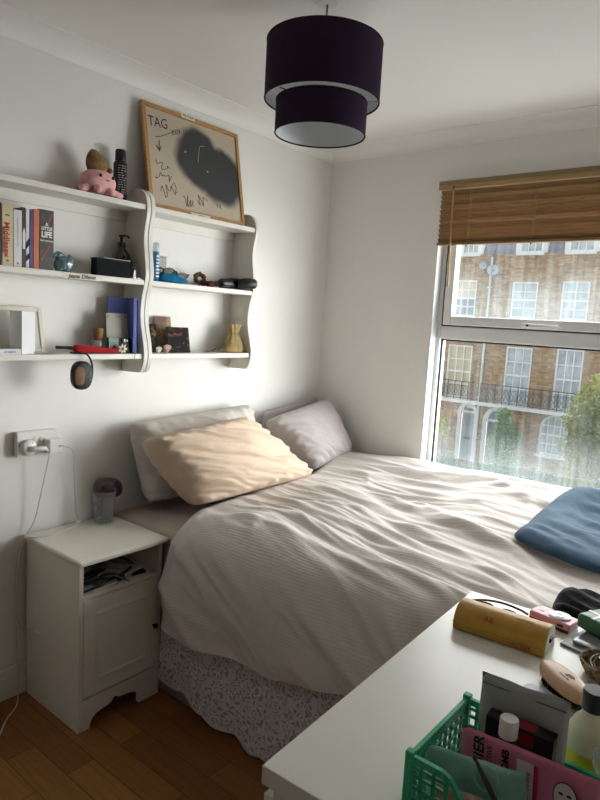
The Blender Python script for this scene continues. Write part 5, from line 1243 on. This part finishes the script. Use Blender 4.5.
# ---- green case, silver phone things
M_grn = pm('deep_green_plastic', (18,104,66), .35, .08, 20, coat=.2)
t = thing('green_case', 'dark green round-cornered case with a white band, beyond the silver phone', 'case', (1.885,-1.375,Z+.0138), None, Matrix.Rotation(math.radians(-24),3,'Z'))
mk('case_shell', G().box((-.045,-.045,0),(.05,.045,.034)), M_grn, t, W=False, bev=.010, seg=4, smooth=60)
mk('white_band', G().box((-.040,-.012,.0341),(.046,-.004,.0347)).box((-.012,-.040,.0341),(-.004,-.0121,.0347)), M_whitep, t, W=False)
mk('print_panel', G().box((.0,.006,.0341),(.04,.036,.0345)), pm('pale_green_print',(90,160,120),.5,.2,80), t, W=False)
M_silverp = pm('silver_phone', (176,176,182), .25, .04, 10, metal=.5); M_greyp = pm('grey_notebook', (150,150,154), .5, .05, 10)
t = thing('notebook', 'thin grey notebook under the silver phone at the right edge', 'notebook', (1.895,-1.44,Z), None, Matrix.Rotation(math.radians(-12),3,'Z'))
mk('cover', G().box((-.066,-.055,0),(.085,.075,.005)), M_greyp, t, W=False, bev=.0015)
t = thing('smartphone', 'silver phone lying on the grey notebook', 'phone', (1.905,-1.43,Z+.0056), None, Matrix.Rotation(math.radians(-8),3,'Z'))
mk('phone_body', G().box((-.060,-.045,0),(.075,.030,.008)), M_silverp, t, W=False, bev=.0035, seg=3); mk('screen', G().box((-.054,-.040,.0081),(.070,.025,.0085)), M_silverp, t, W=False)
# ---- woven bowl with bangles
M_weave = pm('woven_rattan', (176,150,118), .8, .25, 90, rgb2=(90,72,52), bump=.6, bscale=120); M_ring = pm('silver_bangle', (170,164,152), .25, .1, 20, metal=.9)
BC = Vector((1.928,-1.545,Z))
t = thing('woven_bowl', 'small round woven bowl holding bangles and cord', 'bowl', BC)
mk('bowl_wall', G().lathe([(.030,.0005),(.040,.004),(.047,.016),(.050,.028),(.0485,.029),(.045,.017),(.038,.006),(0,.004)], BC, 36), M_weave, t, smooth=50)
g = G().tube([(BC.x+.0495*math.cos(a),BC.y+.0495*math.sin(a),BC.z+.0285+.0012*math.sin(a*22)) for a in [2*math.pi*i/88 for i in range(88)]], .0030, 6, closed=True); mk('braided_rim', g, M_weave, t, smooth=180)
for i,(dx,dy,dz,R,ax,ay,lb) in enumerate(((-.006,.002,.020,.026,.3,.2,'widest silver bangle lying flat in the woven bowl'),(.006,-.004,.027,.024,-.35,.35,'silver bangle tilted on the others in the woven bowl'),(-.012,.008,.024,.018,.5,-.5,'narrow silver bangle leaning at the left inside the woven bowl'))):
    Mx = Matrix.Rotation(ax,3,'X')@Matrix.Rotation(ay,3,'Y')
    tb = thing('bangle', lb, 'bangle', BC+Vector((dx,dy,dz)), 'bangles in the woven bowl')
    mk('ring', G().tube([BC+Vector((dx,dy,dz))+Mx@Vector((R*math.cos(a),R*math.sin(a),0)) for a in [2*math.pi*k/36 for k in range(36)]], .0019, 6, closed=True), M_ring, tb, smooth=180)
t = thing('cord_bracelet', 'beige knotted cord bracelet coiled on top of the bangles', 'bracelet', BC+Vector((.018,.012,.034)))
mk('cord', G().tube([BC+Vector((.016+.017*math.cos(a)*(1+.1*math.sin(3*a)),.014+.017*math.sin(a),.034+.004*math.sin(2*a))) for a in [2*math.pi*k/48 for k in range(48)]], [.0032+.0010*math.sin(k*1.9) for k in range(48)], 8, closed=True), fabric('beige_cord_knot',(178,158,134),.6,80), t, smooth=180)
# ---- wooden brush
M_beech = pm('beech_wood', (214,172,136), .4, .1, 14, rgb2=(196,150,114), stretch=(1,10,1)); M_bris = pm('dark_bristles', (46,34,30), .8, .3, 200)
BR = Matrix.Rotation(math.radians(-38),3,'Z')
t = thing('wooden_brush', 'oval beech wood beard brush with dark bristles, right of the yellow case', 'brush', (1.882,-1.668,Z), None, BR)
def oval(a,b,n=48,p=2.2): return [(a*abs(math.cos(q))**(2/p)*(1 if math.cos(q)>0 else -1), b*abs(math.sin(q))**(2/p)*(1 if math.sin(q)>0 else -1)) for q in [2*math.pi*i/n for i in range(n)]]
BA, BB = .064, .0265
prof = [(.98,.016),(1,.019),(1,.026),(.985,.030),(.93,.0335),(.80,.0362),(.55,.038),(.25,.0385)]
g = G(); n = 48; ov = oval(BA,BB,n)
for s,z in prof: g.v += [(x*s,y*s,z) for x,y in ov]
for i in range(len(prof)-1):
    for j in range(n): g.f.append((i*n+j,i*n+(j+1)%n,(i+1)*n+(j+1)%n,(i+1)*n+j))
g.f += [tuple(range(n))[::-1], tuple(range((len(prof)-1)*n,len(prof)*n))]
mk('wooden_back', g, M_beech, t, W=False, smooth=60)
g = G(); r = random.Random(2)
for i in range(-9,10):
    for j in range(-3,4):
        x, y = i*.0062, j*.0066
        if (x/(BA*.93))**2+(y/(BB*.9))**2 > 1: continue
        for q in range(5):
            dx, dy = r.uniform(-.003,.003), r.uniform(-.003,.003); g.tube([(x+dx*.5,y+dy*.5,.0165),(x+dx,y+dy,.0005)], .0007, 3, cap=False)
tag(mk('bristles', g, M_bris, t, W=False), None, None, None, 'stuff')
M_burn = pm('branded_mark', (112,70,48), .7)
text('lettering', 'PANACEA', .0062, M_burn, t, (.006,-.006,.0386), 0, 1, ext=.0002); mk('emblem', G().prism([(-.006,.0),(.0,-.002),(.010,.0),(.016,.006),(.008,.010),(-.002,.008)],.0384,.0389), M_burn, t, W=False).location = (.004,.001,0)
# ---- lilac tube
t = thing('lilac_pouch', 'flat lilac packet lying behind the grey pouch', 'packet', (1.862,-1.712,Z), None, Matrix.Rotation(math.radians(-10),3,'Z'))
mk('packet_body', G().box((-.035,-.030,0),(.045,.016,.010)), pm('lilac_foil',(188,184,214),.35,.05,20), t, W=False, bev=.004, seg=3); mk('crimped_end', G().box((-.041,-.028,.003),(-.0352,.014,.006)), pm('lilac_foil',(188,184,214)), t, W=False)
# ---- green folding crate
M_crate = pm('emerald_plastic', (52,182,136), .3, .06, 14, coat=.3)
KX0, KX1, KY0, KY1, KH = 1.822, 2.10, -2.146, -1.972, .106
t = thing('plastic_crate', 'green perforated plastic storage crate full of toiletries', 'crate', ((KX0+KX1)/2,(KY0+KY1)/2,Z))
def cratewall(P0, P1, dip):
    """P0->P1 bottom corners; perforated wall"""
    P0, P1 = Vector(P0), Vector(P1); d = (P1-P0); L = d.length; d.normalize(); nrm = Vector((-d.y,d.x,0)); g = G(); th = .004
    def bar(u0,u1,z0,z1,t_=th): 
        M = basis(d,nrm); c = P0+d*((u0+u1)/2)+Vector((0,0,(z0+z1)/2)); g.obox(c,(abs(u1-u0),t_,z1-z0),M=M)
    bar(0,L,0,.014)
    def top(u):
        if not dip: return KH
        return KH-.030*sstep(.18,.30,u/L)*sstep(.82,.70,u/L)
    n = 24
    for i in range(n):
        u0, u1 = L*i/n, L*(i+1)/n; za, zb = top(u0), top(u1); q = P0+d*u0; w_ = P0+d*u1
        vs = []
        for p,z in ((q,za),(w_,zb)):
            for s in (-1.3,1.3): vs += [p+nrm*th/2*s*1.3+Vector((0,0,z-.010)), p+nrm*th/2*s*1.3+Vector((0,0,z))]
        g.add(vs, [(0,4,5,1),(2,3,7,6),(1,5,7,3),(0,2,6,4),(0,1,3,2),(4,6,7,5)])
    k = int(L/.0165)
    for i in range(k+1):
        u = L*i/k; bar(u-.0028,u+.0028,.010,top(min(max(u,0),L))-.006)
    for z in (.030,.046,.062,.078,.090):
        if dip and z > KH-.040: bar(0,L*.2,z-.0024,z+.0024); bar(L*.8,L,z-.0024,z+.0024)
        else: bar(0,L,z-.0024,z+.0024)
    w2 = mk('crate_wall', g, M_crate, t, bev=.0006); return w2
cratewall((KX0,KY0,Z),(KX1,KY0,Z),True); cratewall((KX1,KY0,Z),(KX1,KY1,Z),False); cratewall((KX1,KY1,Z),(KX0,KY1,Z),True); cratewall((KX0,KY1,Z),(KX0,KY0,Z),False)
mk('crate_base', G().box((KX0,KY0,Z),(KX1,KY1,Z+.004)), M_crate, t)
for x in (KX0,KX1):
    for y in (KY0,KY1): mk('corner_post', G().box((x-.006,y-.006,Z),(x+.006,y+.006,Z+KH+.005)), M_crate, t, bev=.002)
# contents
def card3(name, label, ct, TL, TR, drop, T, mat, lean, cols=None, wob=.004, seed=0, nseg=16, group=None):
    """soft packet: top edge TL->TR, hanging down 'drop' metres, leaning by vector lean (added at the bottom)"""
    TL, TR = Vector(TL), Vector(TR); dn = Vector((0,0,-drop))+Vector(lean); x = (TR-TL); M = basis(x, -dn)
    org = (TL+TR)/2+dn; th = thing(name, label, ct, org, group, M); W2 = x.length/2; Hh = dn.length
    g = G()
    for s in (1,-1):
        g.grid(lambda u,v: ((u*2-1)*W2, v*Hh, s*T/2*(max(0,1-(2*u-1)**4)*max(0,1-(2*v-1)**4))**.6+wob*nz(u*3+seed,v*3,seed)), nseg, nseg)
    mk(part_names.get(name,'packet_body'), g, mat, th, W=False, smooth=180, weld=True); return th, W2, Hh
part_names = {'grey_pouch':'pouch_body','sheet_mask_packet':'packet_body','teal_pouch':'pouch_body'}
M_gp = pm('matt_grey_foil', (172,178,176), .45, .05, 12, metal=.1)
th, W2, Hh = card3('grey_pouch','tall matt grey foil pouch at the back of the green crate','pouch',(1.848,-1.988,.956),(1.970,-1.980,.957),.145,.014,M_gp,(0,.002,0),wob=.005,seed=2)
mk('seal_line', G().box((-W2*.95,Hh-.014,.0045),(W2*.95,Hh-.0125,.0055)), pm('dark_foil_line',(96,100,102),.5), th, W=False)
t = thing('black_box', 'black carton with a red label standing in the green crate', 'box', (1.915,-2.005,Z+.005), None, Matrix.Rotation(.06,3,'Z'))
mk('carton_body', G().box((-.046,-.012,0),(.046,.012,.117)), pm('black_carton',(24,24,26),.4,.2,20), t, W=False, bev=.001)
mk('red_label', G().box((-.022,-.0126,.095),(.020,-.0121,.113)).box((-.022,-.010,.1171),(.020,.010,.1177)), pm('dark_red_label',(150,26,42),.45), t, W=False)
t = thing('white_cap_bottle', 'black bottle with a white screw cap in the middle of the green crate', 'bottle', (1.908,-2.036,Z+.005))
mk('bottle_body', G().lathe([(.014,.0),(.0155,.003),(.0155,.098),(.010,.108),(.010,.112)],(1.908,-2.036,Z+.005),24), M_black, t, smooth=40)
mk('screw_cap', G().lathe([(.0125,.1122),(.0128,.113),(.0125,.136),(.0115,.138),(0,.138)],(1.908,-2.036,Z+.005),28), M_whitep, t, smooth=40)
M_pk = pm('pink_foil_packet', (226,128,164), .35, .05, 14); M_mag = pm('magenta_stripe', (196,28,104), .4); M_lpk = pm('pale_pink_panel', (232,206,212), .45)
th, W2, Hh = card3('sheet_mask_packet','pink face mask packet standing at the front of the green crate','packet',(1.858,-2.052,.905),(2.045,-2.060,.922),.108,.006,M_pk,(0,-.012,0),wob=.003,seed=5)
zf = .0062
text('lettering','GARNIER',.021,M_txtk,th,(-.064,Hh-.046,zf),math.pi/2,1,ext=.0002,bold=.0004); text('lettering','SKINACTIVE',.0095,M_txtk,th,(-.049,Hh-.036,zf),math.pi/2,1,ext=.0002); text('lettering','HYDRA BOMB',.0135,M_txtk,th,(-.027,Hh-.050,zf),math.pi/2,1,ext=.0002,bold=.0003)
mk('pale_panel', G().box((-.012,.01,zf-.0004),(.010,Hh-.012,zf+.0002)), M_lpk, th, W=False); mk('magenta_stripe', G().box((.0104,.01,zf-.0004),(.016,Hh-.012,zf+.0003)), M_mag, th, W=False)
for i,s in enumerate(('tissue mask','super hydrating')): text('lettering',s,.0075,M_mag,th,(-.006+.009*i,Hh-.045,zf+.0004),math.pi/2,.9,ext=.0002)
g = G(); g.prism(oval(.0135,.0165,24),zf-.0003,zf+.0002); o = mk('face_picture', g, M_lpk, th, W=False); o.location = (.050,Hh-.035,0)
g = G()
for s in (-1,1): g.prism([(x+s*.005,y+.003) for x,y in oval(.003,.0016,12)],zf+.0002,zf+.0004)
g.prism([(x,y-.008) for x,y in oval(.0035,.0016,12)],zf+.0002,zf+.0004)
g.tube([(.0145*math.cos(a),.0175*math.sin(a),zf+.0003) for a in [2*math.pi*i/30 for i in range(30)]],.0006,4,closed=True)
o2 = mk('face_outline', g, M_txtk, o, W=False)
text('lettering','sensitive',.007,M_txtk,th,(.078,Hh-.040,zf),math.pi/2,1,ext=.0002)
M_tealp = pm('teal_film', (158,206,198), .35, .1, 20, rgb2=(134,184,176))
th, W2, Hh = card3('teal_pouch','crinkled pale teal pouch at the near left inside the green crate','pouch',(1.832,-2.096,.884),(1.965,-2.085,.905),.085,.012,M_tealp,(0,-.010,0),wob=.010,seed=9)
th, W2, Hh = card3('peach_packet','peach coloured packet at the very front of the green crate','packet',(1.85,-2.118,.855),(1.98,-2.115,.872),.060,.008,pm('peach_film',(214,170,150),.4,.05,12),(0,-.006,0),wob=.004,seed=13)
t = thing('hair_elastic', 'pale mint hair elastic hooked over the teal pouch', 'hair elastic', (1.909,-2.100,.886))
mk('elastic_ring', G().tube([(1.909+.0175*math.cos(a)*.9+.002*math.sin(a),-2.108-.0015*math.sin(a),.886+.0185*math.sin(a)) for a in [2*math.pi*i/36 for i in range(36)]], .0021, 8, closed=True), fabric('mint_elastic',(160,206,204),.4,120), t, smooth=180)
t = thing('tweezers', 'dark metal tweezers lying slantwise across the hair elastic', 'tweezers', (1.91,-2.112,.885))
M_dm = pm('dark_metal', (96,84,80), .35, .1, metal=.8)
for s in (-1,1): mk('arm', G().tube(cat([(1.894,-2.111,.908),(1.906,-2.1125+s*.001,.893+s*.001),(1.922,-2.113+s*.001,.872+s*.002),(1.936,-2.113,.853)],4), .0020, 6), M_dm, t, smooth=180)
mk('joined_head', G().ell((1.894,-2.111,.909),(.0035,.003,.005),10,8), M_dm, t, smooth=180)
# ---- pump bottle with black cap, cling film
M_frostb = clearmat('frosted_bottle', (226,222,196), .75, .3); M_yell = pm('yellow_label', (222,196,40), .4, .05, 20)
BT = Vector((1.985,-1.915,Z))
t = thing('lotion_bottle', 'translucent bottle with black cap and yellow lower label, right of the crate', 'bottle', BT)
mk('bottle_body', G().lathe([(.030,0),(.033,.004),(.033,.085),(.031,.100),(.024,.116),(.0155,.126),(.0150,.134)], BT, 36), M_frostb, t, smooth=50)
mk('yellow_label', G().lathe([(.0334,.015),(.0334,.078)], BT, 36, caps=False), M_yell, t, smooth=180)
mk('cap', G().lathe([(.0168,.1345),(.0172,.136),(.0168,.160),(.0158,.163),(0,.163)], BT, 30), M_black, t, smooth=40)
t = thing('clear_wrapper', 'crumpled clear plastic wrapper between the crate and the yellow bottle', 'wrapper', (2.03,-1.962,Z))
def cl(v): return v*(1+.25*noise.noise(v*60)+.12*noise.noise(v*140))
mk('crumpled_film', G().ell((2.040,-1.995,.905),(.034,.016,.022),28,18,fn=cl), clearmat('crumpled_film',(236,238,238),.2,.15), t, smooth=30)

# things far back in the room, out of the picture: a closed door
struct('door_1', G().box((.6,RY-.0,0),(1.45,RY+.045,2.0)), M_trim)
bpy.context.view_layer.update()
